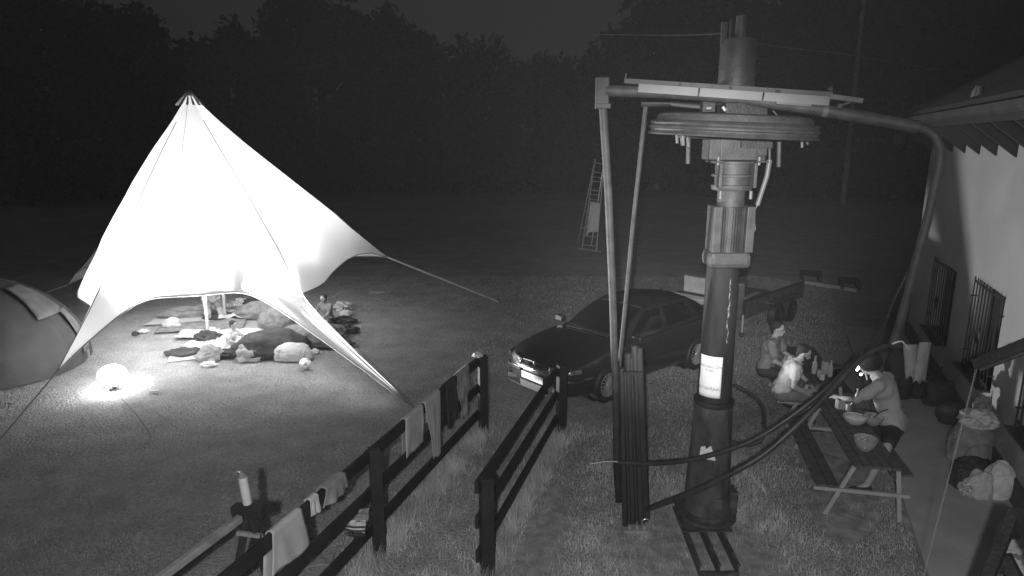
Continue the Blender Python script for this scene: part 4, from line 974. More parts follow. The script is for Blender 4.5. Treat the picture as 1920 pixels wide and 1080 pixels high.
for a0, a1, f0, f1, mm in ((18, -8, 34, 60, 'domefly2'), (19, 9, 6, 36, 'domefly2')):
    P = [[dome_pt(f0 + (f1 - f0) * i / 12, a0 + (a1 - a0) * j / 8 * (1 - .3 * i / 12), 1.035 + .02 * abs(nz((j * .8, i * .2, 1)))) for j in range(9)] for i in range(13)]
    MB().grid(P).build('door_flap', M[mm], dome, smooth='all', solid=.006, fix=False)
for q0 in (-70, -58): MB().tube([dome_pt(34, q0, 1.0), dome_pt(0, q0, 1.25)], .006, 4).build('guy_line', M['towel_grey'], dome)
text_mesh('OUT', .16, Matrix.Translation(D(2, 760, 10.2)) @ Matrix.Rotation(R(12), 4, 'Y') @ Matrix.Rotation(R(70), 4, 'X'), 'tent_print', M['towel_grey'], dome)

# ================================================================== PEOPLE
def capsules(name, caps, voxel, m, parent, extra=None, smooth_it=4):
    bm = bmesh.new()
    for p0, p1, r0, r1 in caps:
        p0, p1 = Vector(p0), Vector(p1); d = p1 - p0; L = max(d.length, 1e-4); q = d.to_track_quat('Z', 'X').to_matrix().to_4x4()
        seg = 14; rings = []
        fl = 1.0
        for k in range(6):
            a = -math.pi / 2 + k / 5 * math.pi / 2; rings.append((r0 * math.cos(a) + 1e-4, r0 * math.sin(a)))
        for k in range(1, 4): rings.append((r0 + (r1 - r0) * k / 4, L * k / 4))
        for k in range(6):
            a = k / 5 * math.pi / 2; rings.append((r1 * math.cos(a) + 1e-4, L + r1 * math.sin(a)))
        vs = [[bm.verts.new(Matrix.Translation(p0) @ q @ Vector((r * math.cos(2 * math.pi * s / seg), r * math.sin(2 * math.pi * s / seg), z))) for s in range(seg)] for r, z in rings]
        for i in range(len(vs) - 1):
            for s in range(seg): bm.faces.new((vs[i][s], vs[i][(s + 1) % seg], vs[i + 1][(s + 1) % seg], vs[i + 1][s]))
        bm.faces.new(vs[0][::-1]); bm.faces.new(vs[-1])
    for c, rr, T in (extra or []):
        mt = Matrix.Translation(c) @ T @ Matrix.Diagonal((*rr, 1)); bmesh.ops.create_uvsphere(bm, u_segments=20, v_segments=14, radius=1, matrix=mt)
    me = bpy.data.meshes.new(name); bm.to_mesh(me); bm.free(); o = bpy.data.objects.new('tmp', me); COL.objects.link(o)
    q = o.modifiers.new('r', 'REMESH'); q.mode = 'VOXEL'; q.voxel_size = voxel; q.use_smooth_shade = True
    s = o.modifiers.new('s', 'SMOOTH'); s.factor = .5; s.iterations = smooth_it
    dg = bpy.context.evaluated_depsgraph_get(); me2 = bpy.data.meshes.new_from_object(o.evaluated_get(dg)); bpy.data.objects.remove(o)
    me2.name = name; me2.materials.clear(); me2.materials.append(m); me2.shade_smooth(); r = bpy.data.objects.new(name, me2); link(r, parent); return r
def person(label, loc, rz, J, s=1.0, shirt='shirt_grey', trousers='cloth_dark', hair='hair', sleeves=.55, legs_cover=.45, look=(1, 0, -.2), beard=False, shoes='cloth_dark', hair_scale=1.0, group=None, long_hair=False, voxel=.010):
    """J: joints in the person's own frame (x ahead, y left, z up), metres for an adult"""
    T = thing('person', label, 'person', loc, rz, group); T.scale = (s, s, s)
    V = {k: Vector(v) for k, v in J.items()}
    caps = [(V['pelvis'] + Vector((0, .07, 0)), V['pelvis'] - Vector((0, .07, 0)), .115, .115), (V['pelvis'], V['waist'], .125, .11), (V['waist'], V['chest'], .115, .135),
            (V['chest'] + Vector((0, .07, .02)), V['chest'] + Vector((0, -.07, .02)), .115, .115), (V['shL'], V['shR'], .062, .062), (V['chest'], V['neck'], .08, .055), (V['neck'], V['head'], .052, .055)]
    for k in 'LR':
        caps += [(V['sh' + k], V['el' + k], .05, .04), (V['el' + k], V['wr' + k], .04, .027), (V['hip' + k], V['kn' + k], .088, .058), (V['kn' + k], V['an' + k], .058, .036), (V['an' + k], V['to' + k], .038, .03)]
        d = (V['wr' + k] - V['el' + k]).normalized(); sd = Vector((0, 1, 0)) if k == 'L' else Vector((0, -1, 0)); ax = d.cross(Vector((0, 0, 1))); ax = ax.normalized() if ax.length > .1 else Vector((0, 1, 0)); dn = d.cross(ax).normalized()
        palm = V['wr' + k] + d * .075; caps += [(V['wr' + k], palm, .026, .033), (V['wr' + k] + ax * .018, palm + ax * .022, .018, .018), (V['wr' + k] - ax * .018, palm - ax * .022, .018, .018)]
        for f, (ln, of) in enumerate(((.068, .032), (.078, .011), (.072, -.011), (.056, -.032))):
            b0 = palm + ax * of; m1 = b0 + d * ln * .55 + ax * of * .25; e1 = m1 + (d * .6 + (dn if dn.z < 0 else -dn) * .8).normalized() * ln * .5
            caps += [(b0, m1, .0105, .010), (m1, e1, .010, .0085)]
        t0 = V['wr' + k] + d * .025 - sd * 0 + ax * .025 * (1 if (ax.dot(sd) < 0) else -1); t1 = t0 + d * .035 + ax * .03 * (1 if (ax.dot(sd) < 0) else -1); caps += [(t0, t1, .013, .011), (t1, t1 + d * .028, .011, .009)]
    lk = Vector(look).normalized(); hq = lk.to_track_quat('X', 'Z').to_matrix().to_4x4(); hc = V['head'] + Vector((0, 0, .05))
    def hp(x, y, z): return hc + hq @ Vector((x, y, z))
    caps += [(hp(.085, 0, .0), hp(.108, 0, -.028), .011, .015), (hp(.03, 0, -.075), hp(.07, 0, -.085), .045, .028), (hp(.075, .03, .025), hp(.075, -.03, .025), .018, .018), (hp(.088, .018, -.055), hp(.088, -.018, -.055), .010, .010)]
    ex = [(hp(0, 0, .02), (.098, .076, .105), hq), (hp(-.005, .078, -.005), (.022, .010, .032), hq), (hp(-.005, -.078, -.005), (.022, .010, .032), hq)]
    capsules('body', caps, voxel, M['skin'], T, ex)
    hs = hair_scale
    hcaps = [(hp(-.05, 0, .0), hp(-.06, 0, .07), .062 * hs, .062 * hs), (hp(-.065, 0, -.045), hp(-.06, 0, 0), .04, .055 * hs), (hp(.045, 0, .098), hp(-.03, 0, .10), .030 * hs, .045 * hs)]
    if long_hair: hcaps += [(hp(-.08, 0, .0), hp(-.10, 0, -.16), .07, .05), (hp(-.04, .06, 0), hp(-.06, .07, -.14), .035, .03), (hp(-.04, -.06, 0), hp(-.06, -.07, -.14), .035, .03)]
    hx = [(hp(-.022, 0, .045), (.098 * hs, .084 * hs, .095 * hs), hq)]
    h = capsules('hair', hcaps, .012, M[hair], T, hx, 2)
    if beard: capsules('beard', [(hp(.05, .045, -.07), hp(.085, 0, -.09), .022, .026), (hp(.05, -.045, -.07), hp(.085, 0, -.09), .022, .026), (hp(.02, .068, -.04), hp(.05, .045, -.07), .014, .022), (hp(.02, -.068, -.04), hp(.05, -.045, -.07), .014, .022)], .008, M['hair'], T)
    for sd in (-1, 1): MB().ball(hp(.084, sd * .032, .008), .011, 8, 6).build('eye', M['ink'], T, world=False)
    # shirt
    sc_ = [(V['pelvis'] + Vector((0, .06, .05)), V['pelvis'] + Vector((0, -.06, .05)), .135, .135), (V['pelvis'] + Vector((0, 0, .02)), V['waist'], .148, .135), (V['waist'], V['chest'], .136, .152), (V['chest'] + Vector((0, .07, .02)), V['chest'] + Vector((0, -.07, .02)), .132, .132), (V['shL'], V['shR'], .078, .078), (V['chest'] + Vector((0, 0, .08)), V['neck'] - Vector((0, 0, .02)), .09, .066)]
    for k in 'LR':
        e = V['sh' + k].lerp(V['el' + k], min(1, sleeves * 1.0)); sc_.append((V['sh' + k], e, .070, .074))
        if sleeves > 1: sc_.append((V['el' + k], V['el' + k].lerp(V['wr' + k], sleeves - 1), .058, .044))
    so = capsules('shirt', sc_, .012, M[shirt], T, None, 5)
    tex = bpy.data.textures.new('fold', 'CLOUDS'); tex.noise_scale = .09
    dm = so.modifiers.new('folds', 'DISPLACE'); dm.texture = tex; dm.strength = .022; dm.mid_level = .5; dm.texture_coords = 'LOCAL'
    tc_ = [(V['pelvis'] + Vector((0, .07, -.01)), V['pelvis'] - Vector((0, .07, .01)), .132, .132)]
    for k in 'LR':
        e = V['hip' + k].lerp(V['kn' + k], min(1, legs_cover)); tc_.append((V['hip' + k], e, .104, .104 - .028 * min(1, legs_cover)))
        if legs_cover > 1: tc_.append((V['kn' + k], V['kn' + k].lerp(V['an' + k], legs_cover - 1), .075, .056))
    capsules('trousers', tc_, .012, M[trousers], T, None, 3)
    for k in 'LR': capsules('shoe', [(V['an' + k] - Vector((.02, 0, .03)), V['to' + k], .046, .042)], .010, M[shoes], T, None, 2)
    return T
SIT = dict(pelvis=(0, 0, .55), waist=(.04, 0, .72), chest=(.10, 0, .92), neck=(.14, 0, 1.09), head=(.20, 0, 1.17), shL=(.11, .18, 1.03), shR=(.11, -.18, 1.03), elL=(.22, .25, .80), elR=(.20, -.26, .78), wrL=(.44, .17, .72), wrR=(.42, -.15, .66),
           hipL=(0, .10, .53), hipR=(0, -.10, .53), knL=(.44, .13, .52), knR=(.44, -.14, .52), anL=(.38, .13, .08), anR=(.42, -.15, .08), toL=(.54, .14, .04), toR=(.58, -.17, .04))
def pose(**k): d = dict(SIT); d.update(k); return d
# man in printed white T-shirt, left bench of the far table
man = person('bearded man in a printed white T-shirt sitting with his hands on his knees', (4.12, 9.62, -.02), R(-12), pose(chest=(.13, 0, .90), neck=(.20, 0, 1.06), head=(.27, 0, 1.13), shL=(.15, .18, 1.0), shR=(.15, -.18, 1.0), elL=(.30, .24, .76), elR=(.12, -.27, .74), wrL=(.46, .12, .62), wrR=(.36, -.20, .60), waist=(.05, 0, .71)),
    shirt='shirt_white', trousers='cloth_mid', beard=True, sleeves=.5, legs_cover=.75, look=(1, -.15, -.35))
# print on the shirt front: dark lettering-like strokes on the chest
pr = MB(); rr_ = random.Random(5)
mm_ = WM[man.name]
for r_ in range(9):
    zz = .98 - r_ * .037; y = -.11
    while y < .10:
        wdt = rr_.uniform(.008, .022); hh = rr_.uniform(.012, .026)
        if rr_.random() < .85 and abs(y) < .11 - .004 * r_:
            zc = zz; xc = .13 + .148 - .25 * (.90 - min(zc, .9)) * .45 - 1.35 * y * y * 1.2
            pr.add([mm_ @ Vector((xc, y, zc)), mm_ @ Vector((xc - 1.3 * (y + wdt) ** 2 + 1.3 * y * y, y + wdt, zc)), mm_ @ Vector((xc, y + wdt, zc + hh)), mm_ @ Vector((xc, y, zc + hh))], [(0, 1, 2, 3)])
        y += wdt + rr_.uniform(.004, .012)
prn = pr.build('shirt_print', M['cloth_dark'], man, solid=.002)
sw = prn.modifiers.new('w', 'SHRINKWRAP'); sw.target = [c for c in man.children if c.name.startswith('shirt') and c is not prn][0]; sw.wrap_method = 'NEAREST_SURFACEPOINT'; sw.wrap_mode = 'OUTSIDE_SURFACE'; sw.offset = .004
prn.modifiers.move(1, 0)
person('dimly lit person in a grey shirt sitting behind the man in the white T-shirt', (4.25, 10.62, 0), R(-35), pose(head=(.14, .02, 1.2), neck=(.10, 0, 1.1), chest=(.06, 0, .93)), shirt='cloth_mid', trousers='cloth_dark', sleeves=.7, look=(1, .1, -.1))
# front right person astride the bench, back to the camera, glasses / head lamp
pB = person('person with thick dark hair in a plain grey T-shirt bent over the near table', (5.10, 8.30, -.06), R(138), pose(waist=(.06, 0, .74), chest=(.15, 0, .96), neck=(.25, 0, 1.14), head=(.34, 0, 1.19), shL=(.17, .19, 1.06), shR=(.17, -.19, 1.06), elL=(.36, .28, .86), elR=(.30, -.30, .92), wrL=(.58, .16, .80), wrR=(.28, -.54, .92),
    hipL=(-.02, .12, .53), hipR=(0, -.10, .53), knL=(-.08, .56, .54), knR=(.40, -.16, .54), anL=(.02, .88, .12), anR=(.36, -.18, .1), toL=(.14, .96, .06), toR=(.5, -.2, .05)), shirt='shirt_grey', trousers='cloth_dark', sleeves=.6, legs_cover=.95, look=(1, .15, -.45), hair_scale=1.45, s=1.12)
# glasses whose frame glows in place of reflected light, with a tiny lamp
gc = D(1611, 690, 8.62); gl = thing('reading_glasses', 'reading glasses with a glowing frame and a tiny lamp worn by the dark haired person', 'glasses', tuple(gc))
MB().tube([D(1606, 695, 8.62), D(1612, 686, 8.62), D(1619, 679, 8.6)], [.013, .017, .016], 10).build('glowing_frame', M['glasses_glow'], gl, smooth=True)
MB().tube([D(1620, 680, 8.6), D(1621, 692, 8.58), D(1624, 703, 8.55), D(1626, 712, 8.54)], .010, 8).build('temple', M['shirt_white'], gl, smooth=True)
MB().ball(D(1614, 702, 8.6), .018).build('lamp', M['glasses_glow'], gl, smooth=True)
# tent people
LOW = dict(pelvis=(0, 0, .13), waist=(.03, 0, .30), chest=(.08, 0, .50), neck=(.13, 0, .68), head=(.18, 0, .77), shL=(.10, .18, .61), shR=(.10, -.18, .61), elL=(.28, .26, .42), elR=(.26, -.26, .42), wrL=(.48, .16, .30), wrR=(.46, -.14, .30),
           hipL=(0, .1, .12), hipR=(0, -.1, .12), knL=(.36, .26, .20), knR=(.36, -.26, .20), anL=(.46, .0, .08), anR=(.42, -.05, .1), toL=(.56, -.06, .06), toR=(.52, .06, .1))
def low(**k): d = dict(LOW); d.update(k); return d
g = G(432, 660); person('small child in a pale shirt sitting on the blankets under the tent', (g.x, g.y, 0), R(-15), low(), s=.72, shirt='shirt_white', trousers='cloth_light', look=(1, .3, -.1), voxel=.012)
g = G(402, 596); person('person leaning down on the mats, upper body hidden by the tent edge', (g.x, g.y, 0), R(-60), low(pelvis=(-.1, 0, .45), waist=(0, 0, .62), chest=(.14, 0, .80), neck=(.26, 0, .92), head=(.34, 0, .98), shL=(.2, .18, .86), shR=(.2, -.18, .86), elL=(.36, .22, .6), elR=(.34, -.24, .58), wrL=(.42, .2, .28), wrR=(.44, -.2, .26), hipL=(-.1, .1, .42), hipR=(-.1, -.1, .42), knL=(.2, .14, .1), knR=(.2, -.14, .1), anL=(-.25, .14, .08), anR=(-.25, -.14, .08), toL=(-.38, .14, .05), toR=(-.38, -.14, .05)), shirt='cloth_light', trousers='cloth_mid', voxel=.012)
g = G(618, 608); person('child sitting on the grass beyond the right tent strap', (g.x, g.y, 0), R(-120), low(), s=.8, shirt='cloth_mid', trousers='cloth_dark', look=(1, 0, 0), voxel=.012)

# ================================================================== PICNIC TABLES AND FOOD
def picnic(label, o, ang, length, H=.68, hb=.40, wd=.50, group='wooden picnic tables', bench_left=True, bench_right=True):
    u = Vector((math.sin(ang), math.cos(ang), 0)); v = Vector((u.y, -u.x, 0)); o = Vector((*o, 0))
    T = thing('picnic_table', label, 'table', tuple(o), 0, group)
    def q(a, b_, z): return o + u * a + v * b_ + Vector((0, 0, z))
    n_ = 5; pw = wd / n_
    for k in range(n_): MB().beam(q(-.0, pw * (k + .5), H - .015), q(length, pw * (k + .5), H - .015), pw - .010, .03).build('plank', M['plank'], T, bevel=.003)
    bs = []
    if bench_left: bs.append(-.38)
    if bench_right: bs.append(wd + .05)
    for b0 in bs:
        for k in range(2): MB().beam(q(.45 if b0 > 0 else 0, b0 + .13 * (k + .5), hb - .015), q(length, b0 + .13 * (k + .5), hb - .015), .118, .03).build('bench_plank', M['plank'], T, bevel=.003)
    for a in (.06, length - .25):
        MB().beam(q(a, .02, H - .04), q(a - .0, -.24, 0), .03, .045).build('leg', mat('white_metal', .42, .5, var=.1), T)
        MB().beam(q(a, wd - .02, H - .04), q(a, wd + .06, 0), .03, .045).build('leg', mat('white_metal', .42, .5, var=.1), T)
        MB().beam(q(a - .035, -.40 if bench_left else -.1, hb - .055), q(a - .035, wd + (.12 if a < 1 else .30), hb - .055), .03, .04).build('crossbar', mat('white_metal', .42, .5, var=.1), T)
    return u, v
o1 = G(1602, 872, .68); u1, v1 = picnic('nearer picnic table with bowls of food on it', (o1.x, o1.y), R(12), 2.05)
o2 = G(1514, 716, .70); u2, v2 = picnic('farther picnic table covered with jugs and bottles in front of the bearded man', (o2.x, o2.y), R(12), 1.9)
def bowl(px, py, z, r, h, lab, content, fill, spoon=False, glass=True, domed=False):
    c = G(px, py, z); T = thing('bowl', lab, 'bowl', (c.x, c.y, z), 0, None)
    MB().lathe([(r * .45, .0), (r * .75, h * .3), (r * .95, h * .75), (r, h), (r - .008, h), (r * .93 - .006, h * .75), (r * .72, h * .32), (r * .42, .008)], c, 28, cap=False).build('dish', M['glassbowl'] if glass else M['cloth_light'], T, smooth=True)
    if domed: MB().lathe([(r * .93, h * .8), (r * .8, h * .95), (r * .4, h * 1.08), (.001, h * 1.12)], c, 24, cap=False).build('dough', M[content], T, smooth=True)
    else:
        mb = MB(); rr = random.Random(int(px))
        for k in range(46):
            a = rr.uniform(0, 6.28); q = r * .8 * math.sqrt(rr.random()); s_ = rr.uniform(.012, .028)
            mb.box(c + Vector((q * math.cos(a), q * math.sin(a), h * fill * rr.uniform(.35, 1.0) + .01)), (s_ * 1.6, s_, s_ * .7), mtx=Matrix.Rotation(rr.uniform(0, 3), 4, (rr.random(), rr.random(), rr.random() + .1)))
        o = mb.build('salad', M[content], T, bevel=.003); o['kind'] = 'stuff'
    if spoon: MB().tube([c + Vector((-.02, 0, h * .6)), c + Vector((.1, .02, h + .05)), c + Vector((.2, .04, h + .075))], .007, 6).build('spoon', M['bars'], T)
bowl(1602, 794, .68, .145, .10, 'wide bowl of pale dough, left of the two bowls side by side', 'dough', 1, glass=False, domed=True)
bowl(1636, 796, .68, .125, .12, 'clear salad bowl with a dark spoon sticking out', 'salad', .8, spoon=True)
bowl(1621, 843, .68, .135, .15, 'deep clear salad bowl nearest the table end', 'salad', .9, spoon=False)
c = G(1574, 766, .68); T = thing('glass_jar', 'square clear jar at the far left corner of the nearer table', 'jar', (c.x, c.y, .68)); MB().box(c + Vector((0, 0, .07)), (.1, .09, .14)).build('jar_body', M['glassbowl'], T, bevel=.01); MB().box(c + Vector((0, 0, .145)), (.09, .08, .015)).build('lid', M['steel'], T)
c = G(1590, 770, .68); T = thing('food_tin', 'open tin with a fork beside the square jar', 'tin', (c.x, c.y, .68)); MB().lathe([(.04, 0), (.04, .1), (.036, .1), (.036, .02)], c, 16, cap=False).build('tin_body', M['alu'], T, smooth=True); MB().tube([c + Vector((0, 0, .05)), c + Vector((.07, .0, .16))], .005, 5).build('fork', M['alu'], T)
LB = ['tall clear bottle at the left end of the farther table', 'short glass beside the tall clear bottle', 'clear jug in the middle of the farther table', 'narrow bottle with a bright cap right of the jug', 'small dark pot at the right end of the farther table', 'pale tray on the farther table behind the jug', 'clear cup at the front edge of the farther table']
for k, (x, y, r, h, mm) in enumerate(((1526, 700, .04, .27, 'glassbowl'), (1536, 707, .035, .12, 'glassbowl'), (1546, 700, .06, .2, 'glassbowl'), (1556, 706, .035, .24, 'glassbowl'), (1572, 706, .07, .10, 'steel_dark'), (1562, 690, .11, .05, 'steel_light'), (1541, 712, .04, .10, 'cloth_light'))):
    c = G(x, y, .70); T = thing(['bottle', 'glass', 'jug', 'bottle', 'pot', 'tray', 'cup'][k], LB[k], ['bottle', 'glass', 'jug', 'bottle', 'pot', 'tray', 'cup'][k], (c.x, c.y, .70))
    neck = [(r, h * .62), (r * .45, h * .78), (r * .4, h)] if k in (0, 3) else [(r, h * .8), (r * 1.02, h)]
    MB().lathe([(r * .9, 0), (r, .01)] + neck, c, 16).build('vessel', M[mm], T, smooth=True)
    if k in (0, 3): MB().lathe([(r * .45, h), (r * .45, h + .025)], c, 12).build('cap', M['alu'], T)
c = G(1606, 752, .68); T = thing('bottle', 'small bright capped bottle at the far end of the nearer table', 'bottle', (c.x, c.y, .68)); MB().lathe([(.03, 0), (.03, .1), (.012, .14), (.012, .17)], c, 14).build('vessel', M['glassbowl'], T, smooth=True); MB().lathe([(.015, .17), (.015, .19)], c, 10).build('cap', M['alu'], T)

# chair by the wall with a pale jacket and dark bags
c = G(1722, 745); ch = thing('camp_chair', 'dark camp chair in front of the house wall', 'chair', (c.x, c.y, 0), .6)
for a, b_ in (((-.25, -.22, 0), (-.22, .2, .85)), ((.25, -.22, 0), (.22, .2, .85)), ((-.25, .22, 0), (-.25, -.2, .55)), ((.25, .22, 0), (.25, -.2, .55))): MB().tube([a, b_], .012, 6).build('chair_tube', M['steel_dark'], ch, world=False)
MB().box((0, 0, .42), (.5, .45, .03)).build('seat', M['cloth_dark'], ch, world=False, bevel=.01); MB().box((0, .2, .66), (.5, .03, .42)).build('backrest', M['cloth_dark'], ch, world=False, bevel=.01)
def hang(px0, px1, y0, y1, Y, m, label, seed, lean=0):
    P = []
    for i in range(13):
        row = []
        for j in range(9):
            x = px0 + (px1 - px0) * j / 8 + lean * i / 12; y = y0 + (y1 - y0) * i / 12 + (4 * math.sin(j * 1.4 + seed) if i == 12 else 0)
            p = D(x, y, Y - .04 - .05 * math.sin(math.pi * j / 8) + .03 * nz((j * .5, i * .3, seed))); row.append(p)
        P.append(row)
    o = MB().grid(P).build('jacket', M[m], smooth='all', solid=.03, fix=False); return tag(o, label, 'clothing')
Yc = G(1722, 745).y - .2
hang(1694, 1720, 646, 708, Yc, 'towel', 'left half of pale jackets hung on the camp chair, nearer the person', 1, 4)
hang(1724, 1746, 642, 716, Yc - .05, 'towel', 'right half of pale jackets hung on the camp chair, nearer the wall', 2, -12)
def bagpx(px, py, size, m, label, cat, seed, z=.035, name='bag', amp=.22, rz=.4, group=None):
    c = G(px, py, z); return crumple(name, (c.x, c.y, z), size, M[m], label, cat, seed=seed, amp=amp, freq=1.6, rz=rz, group=group)
bagpx(1718, 742, (.45, .35, .28), 'cloth_dark', 'black bag under the camp chair', 'bag', 2)
bagpx(1762, 757, (.6, .45, .42), 'cloth_dark', 'dark bag by the house wall, farthest of the row', 'bag', 3, group=None)
bagpx(1682, 742, (.55, .4, .95), 'cloth_dark', 'tall black rucksack standing behind the dark haired person', 'rucksack', 17, amp=.2)
bagpx(1785, 790, (.5, .42, .34), 'cloth_dark', 'low dark bag between the far bag and the full rucksack', 'bag', 4)
rk = thing('rucksack', 'big full grey rucksack with clothes heaped on top, leaning on the house wall', 'rucksack', tuple(G(1818, 858, .035)), .3)
c = G(1818, 862, .035); crumple('pack_body', (c.x, c.y, .03), (.62, .5, .68), M['cloth_mid'], seed=5, amp=.14, freq=1.3, parent=rk)
crumple('pack_pocket', (c.x - .05, c.y - .22, .06), (.36, .2, .32), M['cloth_mid'], seed=6, amp=.15, parent=rk)
crumple('pack_lid', (c.x + .05, c.y + .03, .56), (.5, .4, .2), M['towel_grey'], seed=7, amp=.25, parent=rk)
q_ = G(1838, 800, .62); crumple('clothes', (q_.x - .05, q_.y - .05, .66), (.42, .3, .20), M['towel'], 'pale shirt thrown over the top of the big rucksack', 'clothing', seed=9, amp=.45, rz=.5)
crumple('clothes', (q_.x + .06, q_.y + .10, .76), (.2, .22, .26), M['cloth_mid'], 'grey bundle standing behind the pale shirt on the rucksack', 'clothing', seed=10, amp=.3)
bagpx(1822, 895, (.6, .42, .26), 'cloth_dark', 'flat dark bag lying between the rucksack and the white bag', 'bag', 11, amp=.3)
bagpx(1808, 912, (.34, .3, .30), 'cloth_dark', 'small black bag at the left of the white plastic bag', 'bag', 12, amp=.3)
bagpx(1868, 928, (.40, .34, .42), 'shirt_white', 'white plastic bag with handles on the paving by the wall', 'bag', 13, amp=.2, rz=.2)
bagpx(1836, 930, (.28, .26, .34), 'towel', 'pale grey bag leaning against the white plastic bag', 'bag', 14, amp=.25)
bagpx(1815, 926, (.22, .22, .16), 'salad', 'small heap of mixed things beside the pale grey bag', 'bag', 15, amp=.5)
c = G(1776, 846, .035); T = thing('mug', 'small metal mug standing on the paving left of the rucksack', 'mug', (c.x, c.y, .035)); MB().lathe([(.04, 0), (.042, .10), (.037, .10), (.035, .01)], c, 14, cap=False).build('cup', M['alu'], T, smooth=True)
MB().tube([c + Vector((-.04, 0, .08)), c + Vector((-.075, 0, .06)), c + Vector((-.04, 0, .03))], .005, 5).build('handle', M['alu'], T)
for k, (px, py) in enumerate(((1908, 1040), (1902, 1058), (1914, 1000))):
    c = G(px, py, .5); crumple('rag', (c.x, c.y, .3), (.2, .12, .1), M['towel'], ['torn white sheet caught low behind the timber corner', 'white scrap beside the torn sheet at the bottom right', 'small white scrap nearest the right edge above the torn sheet'][k], 'cloth', seed=20 + k, amp=.8)

# ================================================================== THINGS UNDER THE STAR TENT
def gp(px, py): g = G(px, py); return (g.x, g.y, 0)
def item(kind, px, py, size, m, label, cat, seed=0, rz=0, amp=None, name=None):
    c = gp(px, py)
    if kind == 'sheet': return sheet(name or cat.replace(' ', '_'), c, size, rz, M[m], label, cat, seed=seed, amp=.035 if amp is None else amp)
    return crumple(name or cat.replace(' ', '_'), c, size, M[m], label, cat, seed=seed, amp=.25 if amp is None else amp, rz=rz)
item('sheet', 358, 600, (1.9, .62), 'matfoam', 'pale foam mat lying at the back left under the tent', 'mat', 1, .22, .01, 'foam_mat')
item('sheet', 425, 573, (1.5, .6), 'matfoam', 'pale foam mat behind the leaning person', 'mat', 2, .22, .01, 'foam_mat')
item('lump', 350, 594, (1.35, .45, .26), 'cloth_mid', 'grey sleeping bag on the back left foam mat', 'sleeping bag', 3, .22)
item('lump', 322, 613, (.42, .32, .22), 'cloth_light', 'pale pillow just in front of the back left foam mat', 'pillow', 4, 0)
item('sheet', 380, 612, (1.9, .8), 'cloth_mid', 'grey blanket spread behind the centre pole', 'blanket', 5, .2)
item('sheet', 412, 628, (1.8, .7), 'shirt_white', 'white sheet spread behind the small child', 'sheet', 6, .12, .06)
item('sheet', 472, 592, (1.5, .7), 'cloth_light', 'pale duvet behind the small child to the right', 'duvet', 7, .3, .12)
item('lump', 415, 596, (.9, .6, .12), 'cloth_dark', 'dark round rug under the leaning arm', 'rug', 8, .2, .1)
item('sheet', 440, 648, (2.0, .8), 'shirt_white', 'crumpled white duvet the small child sits on', 'duvet', 9, .1, .13)
item('sheet', 490, 640, (1.7, .55), 'towel', 'spotted pale blanket right of the small child', 'blanket', 10, .15, .07)
item('lump', 388, 640, (.55, .5, .2), 'cloth_dark', 'dark clothes heaped at the foot of the centre pole', 'clothing', 11, .3, .5)
item('lump', 398, 628, (.3, .28, .14), 'shirt_white', 'white scrap of clothing beside the pole foot', 'clothing', 12, .3, .6)
item('lump', 345, 664, (.75, .45, .12), 'cloth_dark', 'flat dark jacket at the front left under the tent', 'jacket', 13, .1, .35)
item('lump', 314, 663, (.13, .1, .06), 'shirt_white', 'small white cup lying at the far left of the bedding', 'cup', 14, 0, .2)
item('sheet', 372, 668, (1.1, .45), 'matfoam', 'grey foam mat end sticking out at the front left', 'mat', 15, .38, .01, 'foam_mat')
item('lump', 392, 674, (.48, .4, .28), 'towel_grey', 'crumpled grey bag on the front foam mat', 'bag', 16, .4, .4)
item('lump', 392, 686, (.28, .18, .08), 'shirt_white', 'white cloth scrap in front of the crumpled grey bag', 'cloth', 17, 0, .5)
item('lump', 425, 668, (.9, .32, .12), 'cloth_dark', 'dark tangle of clothes in front of the white duvet', 'clothing', 18, .1, .6)
item('lump', 470, 674, (.5, .42, .32), 'towel_grey', 'patterned grey bag at the front of the bedding', 'bag', 19, .2, .35)
item('lump', 510, 664, (1.5, .85, .5), 'cloth_dark', 'large dark sleeping bag mound in the front middle', 'sleeping bag', 20, .35, .16)
item('lump', 497, 590, (1.5, .9, .34), 'cloth_mid', 'grey duvet mound at the back middle', 'duvet', 21, .3, .16)
item('lump', 530, 612, (1.1, .9, .5), 'cloth_mid', 'tall grey bag standing between the bedding mounds', 'bag', 22, .5, .12)
item('lump', 590, 636, (1.4, .7, .36), 'cloth_mid', 'grey sleeping bag lying near the right strap', 'sleeping bag', 23, .2, .2)
item('lump', 569, 622, (.2, .2, .24), 'shirt_white', 'white hooded head end of the sleeping bag near the strap', 'pillow', 24, .2, .12)
item('lump', 618, 650, (1.0, .35, .12), 'cloth_dark', 'dark flattened bag by the right strap', 'bag', 25, .1, .5)
item('lump', 590, 662, (.2, .12, .09), 'shirt_white', 'white slipper in front of the grey sleeping bag', 'shoe', 26, .1, .3)
item('lump', 526, 664, (.16, .12, .07), 'shirt_white', 'pale scrap left of the striped cushion', 'cloth', 27, .1, .4)
item('lump', 450, 575, (.5, .35, .2), 'salad', 'jumble of small things on the mat behind', 'things', 28, .1, .6)
item('lump', 480, 577, (.7, .4, .28), 'cloth_dark', 'black bag at the back under the canopy edge', 'bag', 29, .1, .3)
item('lump', 520, 588, (.4, .3, .22), 'cloth_light', 'pale bag at the back right under the canopy edge', 'bag', 30, .1, .35)
item('lump', 641, 580, (.42, .34, .18), 'towel', 'pale crumpled clothes beyond the strap', 'clothing', 31, .1, .6)
item('lump', 649, 590, (.34, .26, .12), 'cloth_light', 'pale cap lying beside the crumpled clothes beyond the strap', 'hat', 32, .1, .3)
item('lump', 644, 605, (.6, .3, .14), 'cloth_dark', 'dark clothes on the grass right of the strap', 'clothing', 33, .1, .6)
item('lump', 652, 622, (.45, .3, .14), 'cloth_dark', 'small dark bag right of the strap', 'bag', 34, .1, .5)
